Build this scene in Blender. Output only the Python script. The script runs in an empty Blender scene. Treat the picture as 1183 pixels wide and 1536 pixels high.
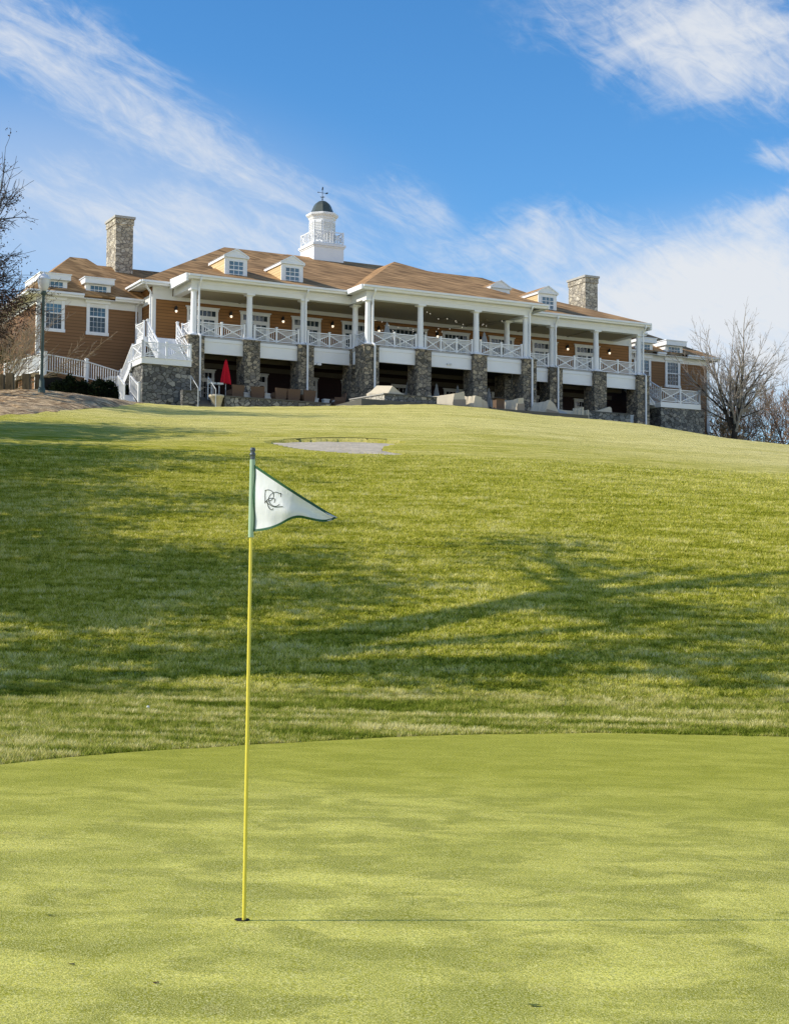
import bpy, bmesh, math, random
import numpy as np
from mathutils import Vector, Matrix
R = math.radians
sc = bpy.context.scene
col = sc.collection
random.seed(7)

# ------------------------------------------------------------------ helpers
def norm(v):
    return Vector(v).normalized()

class MB:
    """collects shapes and links them as ONE mesh object"""
    def __init__(s): s.v = []; s.f = []; s.smooth = []
    def add(s, vs, fs, smooth=False):
        b = len(s.v); s.v += [tuple(p) for p in vs]
        for f in fs: s.f.append(tuple(b+i for i in f)); s.smooth.append(smooth)
    def box(s, x0, x1, y0, y1, z0, z1):
        s.add([(x0,y0,z0),(x1,y0,z0),(x1,y1,z0),(x0,y1,z0),(x0,y0,z1),(x1,y0,z1),(x1,y1,z1),(x0,y1,z1)],
              [(0,3,2,1),(4,5,6,7),(0,1,5,4),(1,2,6,5),(2,3,7,6),(3,0,4,7)])
        return s
    def hexa(s, p):   # 8 points, bottom ring then top ring
        s.add(p, [(0,3,2,1),(4,5,6,7),(0,1,5,4),(1,2,6,5),(2,3,7,6),(3,0,4,7)]); return s
    def poly(s, pts): s.add(pts, [tuple(range(len(pts)))]); return s
    def bar(s, a, b, w, h=None, up=(0,0,1)):
        h = h or w; a = Vector(a); b = Vector(b); d = (b-a)
        if d.length < 1e-6: return s
        d.normalize(); u = Vector(up)
        if abs(d.dot(u)) > .98: u = Vector((0,1,0))
        r = d.cross(u).normalized(); t = r.cross(d)
        p = []
        for c in (a, b):
            p += [c - r*w/2 - t*h/2, c + r*w/2 - t*h/2, c + r*w/2 + t*h/2, c - r*w/2 + t*h/2]
        s.add(p, [(0,1,2,3),(7,6,5,4),(0,4,5,1),(1,5,6,2),(2,6,7,3),(3,7,4,0)]); return s
    def tube(s, a, b, r0, r1=None, n=8, caps=True, smooth=True):
        r1 = r0 if r1 is None else r1; a = Vector(a); b = Vector(b); d = (b-a)
        if d.length < 1e-6: return s
        d.normalize(); u = Vector((0,0,1)) if abs(d.z) < .95 else Vector((1,0,0))
        r = d.cross(u).normalized(); t = r.cross(d); p = []
        for c, q in ((a, r0), (b, r1)):
            for i in range(n):
                g = 2*math.pi*i/n; p.append(c + (r*math.cos(g) + t*math.sin(g))*q)
        s.add(p, [(i, (i+1) % n, n+(i+1) % n, n+i) for i in range(n)], smooth)
        if caps: s.add([p[i] for i in range(n)][::-1], [tuple(range(n))]); s.add(p[n:], [tuple(range(n))])
        return s
    def lathe(s, prof, c=(0,0,0), n=20, smooth=True, ang=0):
        p = []; c = Vector(c)
        for r, z in prof:
            for i in range(n):
                g = 2*math.pi*i/n + ang; p.append((c.x+r*math.cos(g), c.y+r*math.sin(g), c.z+z))
        m = len(prof)
        s.add(p, [(j*n+i, j*n+(i+1) % n, (j+1)*n+(i+1) % n, (j+1)*n+i) for j in range(m-1) for i in range(n)], smooth)
        s.add(p[:n][::-1], [tuple(range(n))]); s.add(p[-n:], [tuple(range(n))]); return s
    def extrude(s, poly2d, fn, a, b):   # fn(p,q,t)->3d
        n = len(poly2d); P = [fn(p, q, a) for p, q in poly2d] + [fn(p, q, b) for p, q in poly2d]
        s.add(P, [tuple(range(n))[::-1], tuple(range(n, 2*n))] + [(i, (i+1) % n, n+(i+1) % n, n+i) for i in range(n)]); return s
    def build(s, name, mat, parent=None, loc=None, label=None, off=None):
        me = bpy.data.meshes.new(name)
        vs = s.v if off is None else [(x-off[0], y-off[1], z-off[2]) for x, y, z in s.v]
        me.from_pydata(vs, [], s.f); me.polygons.foreach_set('use_smooth', s.smooth)
        bm = bmesh.new(); bm.from_mesh(me); bmesh.ops.recalc_face_normals(bm, faces=bm.faces); bm.to_mesh(me); bm.free()
        me.materials.append(mat); me.update()
        o = bpy.data.objects.new(name, me); col.objects.link(o)
        if parent: o.parent = parent
        if loc is not None: o.location = loc
        if label: o['label'] = label
        return o

def tag(o, label=None, cat=None, group=None, kind=None):
    if label: o['label'] = label
    if cat: o['category'] = cat
    if group: o['group'] = group
    if kind: o['kind'] = kind
    return o
def thing(name, label, cat, loc=(0,0,0), rz=0, group=None):
    o = bpy.data.objects.new(name, None); col.objects.link(o); o.location = loc; o.rotation_euler = (0,0,rz)
    o.empty_display_size = .2
    return tag(o, label, cat, group)
def copy_part(o, loc, parent):
    c = o.copy(); col.objects.link(c); c.parent = parent; c.location = loc
    for g in o.children:
        d = g.copy(); col.objects.link(d); d.parent = c
    return c
def dup(root, loc, rz, label, group=None):
    r = root.copy(); col.objects.link(r); r.location = loc; r.rotation_euler = (0,0,rz); r['label'] = label
    if group: r['group'] = group
    for ch in list(root.children): copy_part(ch, ch.location.copy(), r)
    return r

# ------------------------------------------------------------------ materials
class N:
    def __init__(s, name, rough=.7, spec=.3):
        s.m = bpy.data.materials.new(name); s.m.use_nodes = True; s.t = s.m.node_tree
        s.b = s.t.nodes['Principled BSDF']; s.b.inputs['Roughness'].default_value = rough
        s.b.inputs['Specular IOR Level'].default_value = spec
    def n(s, typ, **k):
        x = s.t.nodes.new(typ)
        for a, b in k.items(): setattr(x, a, b)
        return x
    def l(s, a, b): s.t.links.new(a, b)
    def pos(s, scale=(1,1,1), obj=False):
        if obj: src = s.n('ShaderNodeTexCoord').outputs['Object']
        else: src = s.n('ShaderNodeNewGeometry').outputs['Position']
        mp = s.n('ShaderNodeMapping'); mp.inputs['Scale'].default_value = scale; s.l(src, mp.inputs['Vector']); return mp.outputs['Vector']
    def noise(s, vec, scale, detail=3, rough=.55, dist=0):
        x = s.n('ShaderNodeTexNoise'); x.inputs['Scale'].default_value = scale; x.inputs['Detail'].default_value = detail
        x.inputs['Roughness'].default_value = rough; x.inputs['Distortion'].default_value = dist; s.l(vec, x.inputs['Vector']); return x.outputs['Fac']
    def ramp(s, fac, stops, interp='LINEAR'):
        x = s.n('ShaderNodeValToRGB'); e = x.color_ramp.elements; x.color_ramp.interpolation = interp
        while len(e) < len(stops): e.new(.5)
        for q, (p, c) in zip(e, stops):
            q.position = p; q.color = (c[0], c[1], c[2], 1) if len(c) > 2 else (c[0],)*3+(1,)
        s.l(fac, x.inputs['Fac']); return x.outputs['Color']
    def mix(s, fac, a, b, mode='MIX'):
        x = s.n('ShaderNodeMix', data_type='RGBA', blend_type=mode)
        for i, v in ((0, fac), (6, a), (7, b)):
            if hasattr(v, 'is_linked') or isinstance(v, bpy.types.NodeSocket): s.l(v, x.inputs[i])
            else: x.inputs[i].default_value = v if i == 0 else (v[0], v[1], v[2], 1)
        return x.outputs[2]
    def math(s, op, a, b=0., c=None):
        x = s.n('ShaderNodeMath', operation=op)
        for i, v in enumerate((a, b) if c is None else (a, b, c)):
            if isinstance(v, bpy.types.NodeSocket): s.l(v, x.inputs[i])
            else: x.inputs[i].default_value = v
        return x.outputs[0]
    def mrange(s, v, a, b, c=0., d=1.):
        x = s.n('ShaderNodeMapRange'); s.l(v, x.inputs[0])
        for i, q in enumerate((a, b, c, d)): x.inputs[i+1].default_value = q
        return x.outputs[0]
    def xyz(s, vec):
        x = s.n('ShaderNodeSeparateXYZ'); s.l(vec, x.inputs[0]); return x.outputs
    def bump(s, h, strength=.4, dist=.02):
        x = s.n('ShaderNodeBump'); x.inputs['Strength'].default_value = strength; x.inputs['Distance'].default_value = dist
        s.l(h, x.inputs['Height']); s.l(x.outputs['Normal'], s.b.inputs['Normal'])
    def col(s, c):
        if isinstance(c, bpy.types.NodeSocket): s.l(c, s.b.inputs['Base Color'])
        else: s.b.inputs['Base Color'].default_value = (c[0], c[1], c[2], 1)
        return s

def plain(name, c, rough=.6, var=.12, scale=3., metal=0, spec=.3):
    k = N(name, rough, spec); f = k.noise(k.pos(), scale, 4)
    k.col(k.mix(f, [q*(1-var) for q in c], [min(1, q*(1+var)) for q in c])); k.b.inputs['Metallic'].default_value = metal
    return k.m
def siding(name, c, pitch=.20, dark=.30):
    k = N(name, .65); p = k.pos(); z = k.xyz(p)[2]
    fr = k.math('FRACT', k.math('DIVIDE', z, pitch))
    line = k.ramp(fr, [(0,(dark,)*3),(.1,(.6,)*3),(.24,(1,)*3),(1,(1.0,)*3)])
    fl = k.math('FLOOR', k.math('DIVIDE', z, pitch))
    v = k.n('ShaderNodeTexWhiteNoise', noise_dimensions='1D'); k.l(fl, v.inputs['W'])
    big = k.noise(k.pos((.5,.5,2.5)), .9, 4)
    a = k.mix(k.mrange(v.outputs['Value'],0,1,0,.55), c, [q*.78 for q in c])
    a = k.mix(k.mrange(big,.3,.7,0,.5), a, [c[0]*.72, c[1]*.7, c[2]*.7])
    k.col(k.mix(1., a, line, 'MULTIPLY')); k.bump(fr, .5, .02); return k.m
def stone(name, cols, scale=3.3, mortar=(.05,.047,.043), sq=(1,1,1.5)):
    k = N(name, .85, .2); p = k.pos(sq)
    w = k.n('ShaderNodeTexNoise'); w.inputs['Scale'].default_value = 3; k.l(p, w.inputs['Vector'])
    vm = k.n('ShaderNodeVectorMath', operation='MULTIPLY_ADD'); k.l(w.outputs['Color'], vm.inputs[0]); vm.inputs[1].default_value = (.22,)*3; k.l(p, vm.inputs[2])
    va = k.n('ShaderNodeTexVoronoi', feature='F1'); vb = k.n('ShaderNodeTexVoronoi', feature='DISTANCE_TO_EDGE')
    for q in (va, vb): q.inputs['Scale'].default_value = scale; k.l(vm.outputs[0], q.inputs['Vector'])
    hue = k.xyz(va.outputs['Color'])[0]
    st = k.ramp(hue, [(i/(len(cols)-1), c) for i, c in enumerate(cols)])
    st = k.mix(k.mrange(k.noise(k.pos(), 7, 5, .7), .35, .75, 0, .5), st, (.09,.085,.075))
    e = k.ramp(vb.outputs['Distance'], [(.0,(0,)*3),(.035,(.15,)*3),(.085,(1,)*3)])
    k.col(k.mix(e, mortar, st)); k.bump(k.math('ADD', e, k.math('MULTIPLY', k.noise(k.pos(), 14, 4), .5)), .5, .04); return k.m
def shingles(name, c, pitch=.20):
    k = N(name, .9, .15); p = k.pos((1,1,1), True); x = k.xyz(p)
    row = k.math('DIVIDE', x[2], pitch); fr = k.math('FRACT', row); fl = k.math('FLOOR', row)
    cv = k.n('ShaderNodeCombineXYZ'); k.l(k.math('ADD', x[0], k.math('MULTIPLY', x[1], 1.7)), cv.inputs[0]); k.l(k.math('MULTIPLY', fl, 7.13), cv.inputs[1])
    vo = k.n('ShaderNodeTexVoronoi', feature='F1'); vo.inputs['Scale'].default_value = 2.0; k.l(cv.outputs[0], vo.inputs['Vector'])
    h = k.xyz(vo.outputs['Color'])[0]
    a = k.ramp(h, [(0,[q*.5 for q in c]),(.5,c),(1,[min(1,q*1.5) for q in c])])
    a = k.mix(k.mrange(k.noise(k.pos((1,1,2.5)), 2.2, 5, .7), 3.5e-1, .68, 0, .07), a, [q*.5 for q in c]); a = k.mix(k.mrange(k.noise(k.pos(), .4, 4), .35, .7, 0, .35), a, [q*.7 for q in c])
    ln = k.ramp(fr, [(0,(.55,)*3),(.16,(1,)*3),(1,(1,)*3)])
    k.col(k.mix(1., a, ln, 'MULTIPLY')); k.bump(k.math('ADD', fr, h), .5, .03); return k.m
def glass(name, c=(.03,.06,.09), rough=.08):
    k = N(name, rough, .6); f = k.noise(k.pos((1,1,.6)), .9, 3)
    k.col(k.mix(k.mrange(f,.35,.65), [q*.5 for q in c], [q*1.5 for q in c]))
    k.b.inputs['IOR'].default_value = 1.5; k.bump(k.noise(k.pos(), 1.5, 2), .1, .02); return k.m
def emit(name, c, s):
    k = N(name); k.col(c); k.b.inputs['Emission Color'].default_value = (c[0],c[1],c[2],1); k.b.inputs['Emission Strength'].default_value = s; k.m.cycles.emission_sampling = 'NONE'; return k.m
def cloth(name, c, rough=.8):
    k = N(name, rough, .2); f = k.noise(k.pos(), 6, 4)
    k.col(k.mix(f, [q*.82 for q in c], c)); k.bump(k.noise(k.pos((1,1,.4)), 5, 3), .35, .06); return k.m
def bark(name, lo, hi):
    k = N(name, .9, .15); f = k.noise(k.pos((1,1,.25)), 7, 5, .65)
    k.col(k.ramp(f, [(.3,lo),(.7,hi)])); k.bump(f, .6, .03); return k.m

WHITE = plain('white_paint', (.80,.81,.82), .5, .10, .7)
TRIM = plain('porch_trim', (.74,.74,.72), .55, .11, .8)
CEIL = plain('porch_ceiling', (.33,.29,.21), .6, .08, .6)
SIDE = siding('brown_siding', (.30,.140,.042))
WSIDE = siding('wing_siding', (.265,.14,.062))
DRED = siding('red_siding', (.022,.005,.004))  # red taken near black, with the lower storey's shade in the colour
DSIDE = siding('tan_siding', (.82,.62,.33), .17, .6)
ROOF = shingles('brown_shingles', (.40,.235,.108))
STONE = stone('rubble_stone', [(.10,.09,.07),(.40,.34,.24),(.20,.18,.15),(.58,.48,.33),(.15,.145,.13),(.33,.27,.18)])
STONEG = stone('grey_rubble_stone', [(.07,.075,.08),(.27,.27,.25),(.13,.14,.145),(.42,.40,.35),(.10,.10,.10),(.22,.22,.22)], 2.9)
SUNLIT_STONE = stone('sunlit_wall_stone', [(.55,.50,.40),(.72,.66,.54),(.62,.57,.48),(.78,.72,.60)], 3.0, (.36,.33,.27))  # paler copy of the wall stone: sunlight put into the colour
CHIM = stone('chimney_stone', [(.28,.24,.19),(.66,.58,.43),(.42,.37,.30),(.78,.70,.55),(.34,.30,.24),(.55,.47,.34)], 3.0, (.17,.15,.12))
COP = plain('weathered_copper', (.085,.10,.085), .45, .3, 1.5, .3)
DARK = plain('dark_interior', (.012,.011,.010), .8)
BLACK = plain('black_metal', (.018,.018,.02), .4)
GLASS = glass('window_glass', (.05,.13,.20)); DGLASS = glass('door_glass', (.02,.035,.045)); LGLASS = glass('low_door_glass', (.012,.014,.018))
GLOW = emit('lamp_glow', (1.,.84,.62), 1.3); BULB = emit('bulb_glow', (1.,.93,.8), .6)
TARP = cloth('beige_tarp', (.66,.58,.44)); TARP_SHADED = cloth('shaded_tarp', (.36,.30,.23)); REDC = cloth('red_canvas', (.62,.012,.03))  # the darker tarp colour stands in for shade on the cover ends
GREYC = cloth('grey_canvas', (.42,.46,.50)); WICK = plain('brown_wicker', (.13,.08,.05), .7, .3, 30); CUSH = cloth('white_cushion', (.70,.70,.66))
CONC = plain('concrete', (.42,.40,.36), .85, .12, 2); SLATE = plain('patio_slate', (.10,.098,.09), .8, .2, 2)
WOOD = bark('weathered_wood', (.05,.04,.025), (.16,.13,.08)); CLAY = plain('pale_pot', (.50,.44,.33), .8, .15, 4)
STEEL = plain('grey_steel', (.55,.57,.58), .4, .1, 4, .4)
LEAF_G = plain('dark_evergreen', (.018,.032,.012), .6, .5, 5); LEAF_B = plain('dry_brown_leaf', (.06,.034,.02), .8, .4, 3)
BARK_D = bark('dark_bark', (.02,.016,.013), (.07,.058,.048)); BARK_L = bark('pale_bark', (.17,.13,.095), (.36,.29,.21)); BARK_R = bark('reddish_twigs', (.15,.095,.065), (.33,.22,.15))
BARK_M = bark('grey_bark', (.07,.058,.05), (.22,.19,.16))

# ------------------------------------------------------------------ terrain
TH = R(27.6); OX, OY = -12.33, 94.0
CU, SU = math.cos(TH), math.sin(TH)
def W(u, v, z): return (OX + u*CU - v*SU, OY + u*SU + v*CU, z)
PD = [2, 10, 17.0, 18.5, 20, 21.5, 22.6, 23.4, 25, 27, 30, 33.5, 37, 40.3, 45, 49, 53.5, 58.5, 65, 72, 80, 91.9]
PZ = [0, 0, 0, .02, .07, .13, .20, .30, .62, 1.03, 1.63, 2.38, 3.21, 3.95, 4.97, 5.85, 6.76, 7.70, 8.93, 10.10, 11.38, 13.33]
CX_ = [-60, -40, -30, -22.7, -20.9, -19.0, -17.7, -14.4, -11, -5.5, -1.3, 2.33, 5.25, 8.7, 13.2, 16.15, 20.9, 27.2, 31.4, 45, 90]
CZ_ = [9.0, 10.6, 11.4, 11.9, 12.15, 12.39, 12.5, 12.56, 12.59, 12.98, 13.33, 13.64, 13.65, 13.47, 13.4, 13.29, 12.8, 12.59, 12.42, 11.6, 8.0]
def crestY(X): return 92.55 + .5228*X       # the line 7 m in front of the porch
_rng = np.random.default_rng(3)
_wv = [(_rng.uniform(.08,.5)*math.cos(a), _rng.uniform(.08,.5)*math.sin(a), _rng.uniform(0,6.3)) for a in _rng.uniform(0,6.3,14)]
def ground(X, Y):
    X = np.asarray(X, float); Y = np.asarray(Y, float)
    yc = np.clip(crestY(X), 60, 150); zc = np.interp(X, CX_, CZ_)
    t = np.where(Y < 22, Y, 22 + (Y-22)*(91.9-22)/(yc-22))
    z = (np.interp(t-.7, PD, PZ) + np.interp(t, PD, PZ)*2 + np.interp(t+.7, PD, PZ))/4
    k = np.clip((t-22)/(91.9-22), 0, 1); z = z + k*(zc-13.33)
    past = np.clip(Y-yc, 0, None)
    z = np.where(Y > yc, zc + .02*np.clip(past, 0, 8) - .09*np.clip(past-34, 0, 400), z)
    f = np.clip((26-Y)/7, 0, 1); z = z - TILT*(np.clip(X, -7, 8)+.72)*f*f*(3-2*f)
    b = sum(np.sin(X*a + Y*c + p) for a, c, p in _wv)*.012
    return z + b*np.clip((t-21)/6, 0, 1)
def gz(x, y): return float(ground(x, y))

TILT = .025          # the green falls gently to the right
EX = [-16, -12, -8, -5.6, -3.97, -3.72, -3.24, -2.68, -1.59, -.67, .08, .86, 2.43, 4.53, 5.03, 8, 12, 16]
EY = [2.5, 6, 10.5, 13.0, 14.35, 14.83, 15.56, 16.16, 16.98, 17.53, 17.93, 18.16, 18.36, 17.95, 17.75, 16.0, 11.5, 3]
_k = [1+TILT*(min(max(x, -7), 8)+.72)/1.55 for x in EX]; EX = [x*k for x, k in zip(EX, _k)]; EY = [y*k for y, k in zip(EY, _k)]
def edge(X): return np.interp(X, EX, EY)
BCX, BCY = -2.45, 55.6
def bunker_poly():
    P = [(-4.75,57.6),(-4.3,56.2),(-3.7,54.9),(-2.9,53.9),(-2.0,53.2),(-1.2,52.85),(-.55,52.75),(.05,52.6),(.45,53.0),(-.05,53.6),(-.45,54.6),(-.35,56.0),(.1,57.6),(.55,58.5),(-.3,59.4),(-1.5,59.9),(-2.8,59.6),(-3.9,58.8)]
    Q = []
    n = len(P)
    for i in range(n):        # catmull-rom
        a, b, c, d = (np.array(P[(i+j) % n]) for j in (-1, 0, 1, 2))
        for t in np.linspace(0, 1, 5)[:-1]:
            Q.append(tuple(.5*((2*b)+(c-a)*t+(2*a-5*b+4*c-d)*t*t+(3*b-a-3*c+d)*t**3)))
    return Q
BP = [(x, 52.6+(y-52.6)*.86) for x, y in bunker_poly()]
def inside(X, Y, poly):
    r = np.zeros(np.shape(X), bool); n = len(poly); j = n-1
    for i in range(n):
        xi, yi = poly[i]; xj, yj = poly[j]
        if yi != yj:
            r ^= ((yi > Y) != (yj > Y)) & (X < (xj-xi)*(Y-yi)/(yj-yi)+xi)
        j = i
    return r

def grid_mesh(name, xs, Yfun, mat, zfun, kind='structure'):
    nx, ny = len(xs), len(Yfun(xs[0])); P = []
    for x in xs:
        ys = Yfun(x)
        z = zfun(np.full(len(ys), x), ys)
        P += list(zip([x]*len(ys), ys, z))
    F = [(i*ny+j, (i+1)*ny+j, (i+1)*ny+j+1, i*ny+j+1) for i in range(nx-1) for j in range(ny-1)]
    me = bpy.data.meshes.new(name); me.from_pydata([tuple(map(float, p)) for p in P], [], F)
    me.polygons.foreach_set('use_smooth', [True]*len(F)); me.materials.append(mat); me.update()
    o = bpy.data.objects.new(name, me); col.objects.link(o)
    return tag(o, kind=kind)

# --- ground materials
def lawn_material():
    k = N('lawn_turf', .9, .0); p = k.pos(); x = k.xyz(p)
    fine = k.noise(k.pos((1,1,1)), 22, 4, .7); mid = k.noise(k.pos((.5,1.6,1)), 1.8, 5, .65); big = k.noise(k.pos((.10,.35,1)), 1.0, 4, .6)
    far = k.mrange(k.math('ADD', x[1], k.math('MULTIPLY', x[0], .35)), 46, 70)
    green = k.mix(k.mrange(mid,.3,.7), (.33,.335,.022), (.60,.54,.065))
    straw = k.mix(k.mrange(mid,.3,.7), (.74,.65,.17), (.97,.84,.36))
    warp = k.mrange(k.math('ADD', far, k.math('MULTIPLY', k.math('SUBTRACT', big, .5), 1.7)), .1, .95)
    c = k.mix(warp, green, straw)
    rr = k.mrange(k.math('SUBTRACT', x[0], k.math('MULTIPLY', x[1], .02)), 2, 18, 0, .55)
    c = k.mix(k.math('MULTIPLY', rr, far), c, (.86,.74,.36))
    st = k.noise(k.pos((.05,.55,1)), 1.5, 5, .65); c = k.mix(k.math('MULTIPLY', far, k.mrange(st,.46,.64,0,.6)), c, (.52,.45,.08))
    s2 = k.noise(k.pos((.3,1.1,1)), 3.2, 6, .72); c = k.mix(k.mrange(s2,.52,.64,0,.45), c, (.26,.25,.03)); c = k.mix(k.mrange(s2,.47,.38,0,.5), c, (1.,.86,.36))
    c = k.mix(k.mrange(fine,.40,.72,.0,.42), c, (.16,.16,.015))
    k.col(c)
    k.bump(k.math('ADD', k.math('MULTIPLY', fine, .6), k.noise(k.pos(), 6, 4, .7)), .9, .12); return k.m
def green_material():
    k = N('bent_grass_green', .9, .0); x = k.xyz(k.pos())
    g1 = k.noise(k.pos((.55,1.9,1)), 1.1, 5, .62, .4); g2 = k.noise(k.pos((1,1.6,1)), 5, 4, .65)
    f1 = k.noise(k.pos((1,.8,1)), 70, 4, .8); f2 = k.noise(k.pos((1,.75,1)), 150, 3, .8); f3 = k.noise(k.pos(), 24, 4, .75)
    g0 = k.noise(k.pos((.5,.85,1)), .55, 5, .62, .6); g4 = k.noise(k.pos((.75,1.1,1)), 2.0, 5, .62, .5); g5 = k.noise(k.pos((.8,1.2,1)), 1.1, 4, .6, .6)
    a = k.mix(k.mrange(g1,.34,.66), (.46,.44,.05), (.74,.67,.125))
    a = k.mix(k.mrange(g2,.42,.75,0,.5), a, (.84,.74,.19))
    a = k.mix(k.mrange(g4,.50,.58,0,.82), a, (.27,.265,.026)); a = k.mix(k.mrange(g5,.50,.62,0,.6), a, (.33,.325,.03)); a = k.mix(k.mrange(g4,.45,.36,0,.65), a, (.90,.83,.17))  # turf mottling that also carries soft undulation shading in its colour
    a = k.mix(k.mrange(f3,.45,.75,0,.40), a, (.35,.37,.04))
    a = k.mix(k.mrange(g0,.50,.68,0,.6), a, (.38,.38,.06))
    a = k.mix(k.mrange(k.noise(k.pos((1,1.2,1)), 3.4, 2, .5),.66,.75,0,.35), a, (.42,.34,.14))
    a = k.mix(k.mrange(f1,.44,.62,0,.8), a, (.20,.215,.010))
    a = k.mix(k.mrange(f2,.48,.64,0,.8), a, (1.,.94,.42))
    dist = k.mrange(k.math('ADD', x[1], k.math('MULTIPLY', k.math('SUBTRACT', g0, .5), 9.)), 9.0, 15.0, 0, .6)
    a = k.mix(dist, a, (.33,.335,.032))  # far turf tinted darker in place of the soft tree shade there
    k.col(a); k.bump(k.math('ADD', k.math('MULTIPLY', f1, .9), k.math('ADD', k.math('MULTIPLY', f2,.5), f3)), .8, .012); return k.m
def blade_material():
    k = N('grass_blades', .8, .05); at = k.n('ShaderNodeAttribute', attribute_name='tint'); c = at.outputs['Color']
    k.col(c); tr = k.n('ShaderNodeBsdfTranslucent'); k.l(c, tr.inputs['Color']); ms = k.n('ShaderNodeMixShader'); ms.inputs[0].default_value = .25
    out = [q for q in k.t.nodes if q.type == 'OUTPUT_MATERIAL'][0]
    k.l(k.b.outputs[0], ms.inputs[1]); k.l(tr.outputs[0], ms.inputs[2]); k.l(ms.outputs[0], out.inputs['Surface']); return k.m
def sand_material():
    k = N('bunker_sand', .95, .1); a = k.noise(k.pos((.5,1.5,1)), 3, 4); k.col(k.mix(k.mrange(a,.35,.65), (.43,.37,.275), (.60,.52,.40)))
    k.bump(k.noise(k.pos(), 7, 4), .6, .08); return k.m
def mulch_material():
    k = N('pine_straw_mulch', .95, .1); a = k.noise(k.pos((.6,1.5,1)), 2.6, 6, .78); b = k.noise(k.pos(), .5, 3)
    c = k.ramp(a, [(.36,(.045,.028,.016)),(.47,(.30,.19,.10)),(.60,(.86,.64,.38))]); k.col(k.mix(k.mrange(b,.4,.7,0,.5), c, (.50,.38,.22)))
    k.bump(a, 1., .12); return k.m
LAWN = lawn_material()

xs = np.unique(np.concatenate([np.linspace(-150,-30,25), np.linspace(-30,34,161), np.linspace(34,170,28), np.arange(-6,2,.2)]))
yb = np.unique(np.concatenate([np.linspace(-6,16,23), np.linspace(16,26,41), np.linspace(26,130,209), np.linspace(130,420,30), np.arange(51,62,.2)]))
def terrain_z(X, Y):
    z = ground(X, Y) - np.where((Y < edge(X)+.12), .02, 0)
    return z - .35*inside(X, Y, [(BCX+(x-BCX)*.95, BCY+(y-BCY)*.95) for x, y in BP])
grid_mesh('ground', xs, lambda x: yb, LAWN, terrain_z)
gx = np.linspace(-15.5, 15.5, 94)
grid_mesh('putting_green', gx, lambda x: np.linspace(-3, float(edge(x)), 40), green_material(), lambda X, Y: ground(X, Y)*.0 + .004 + ground(X, Y))

# --- bunker
def sandz(x, y):
    k = np.clip((y-52.6)/6., 0, 1); return ground(x, y) - .02 - .11*k**1.3
m = MB(); n = len(BP); rings = [1., .96, .85, .65, .4, .15]; pts = []
for r in rings:
    for x, y in BP:
        X, Y = BCX+(x-BCX)*r, BCY+(y-BCY)*r; pts.append((X, Y, float(sandz(X, Y)) + random.uniform(-.015,.015)))
m.add(pts, [(j*n+i, j*n+(i+1) % n, (j+1)*n+(i+1) % n, (j+1)*n+i) for j in range(len(rings)-1) for i in range(n)] + [tuple((len(rings)-1)*n+i for i in range(n))], True)
tag(m.build('bunker_sand', sand_material()), kind='structure')
m = MB()
k0 = [(x, y, gz(x, y)-.01+.04*max(0,min(1,(y-56.5)/2))) for x, y in BP]; k1 = [(BCX+(x-BCX)*.985, BCY+(y-BCY)*.985) for x, y in BP]
k1 = [(x, y, float(sandz(x, y))-.12) for x, y in k1]; k2 = [(BCX+(x-BCX)*1.03, BCY+(y-BCY)*1.03) for x, y in BP]; k2 = [(x, y, gz(x, y)-.05) for x, y in k2]
m.add(k0+k1+k2, [(i, (i+1) % n, n+(i+1) % n, n+i) for i in range(n) if BP[i][1] > 56.6 and -4.0 < BP[i][0] < -.2], True)
tag(m.build('bunker_lip', plain('bunker_lip_turf', (.13,.13,.04), .95, .5, 4, 0, 0.)), kind='structure')

# --- mulch bed on the left
MP = [(-30,70),(-22,64.5),(-17.8,63.8),(-16.0,66.3),(-15.4,70),(-14.9,75),(-13.9,80),(-14.0,84.5),(-18,86),(-24,83),(-30,80)]
def bumpz(x, y):
    return .45*math.exp(-((x+19.5)/4.5)**2-((y-79.)/5.)**2)
m = MB(); cx, cy = -20.5, 77; n = len(MP)*6; ring = []
for i in range(len(MP)):
    a, b = MP[i], MP[(i+1) % len(MP)]
    for t in range(6): ring.append((a[0]+(b[0]-a[0])*t/6+random.uniform(-.25,.25), a[1]+(b[1]-a[1])*t/6+random.uniform(-.4,.4)))
pts = []; rr = [1,.9,.78,.64,.5,.35,.2,.05]
for r in rr:
    for x, y in ring:
        X, Y = cx+(x-cx)*r, cy+(y-cy)*r; pts.append((X, Y, gz(X, Y)+.03*(1-r*.6)+(.05+bumpz(X, Y) if r < .95 else -.03)+random.uniform(-.06,.06)))
m.add(pts, [(j*n+i, j*n+(i+1) % n, (j+1)*n+(i+1) % n, (j+1)*n+i) for j in range(len(rr)-1) for i in range(n)] + [tuple((len(rr)-1)*n+i for i in range(n))], True)
tag(m.build('mulch_ground', mulch_material()), kind='structure')
def mz(x, y): return gz(x, y) + .05 + bumpz(x, y)

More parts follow.
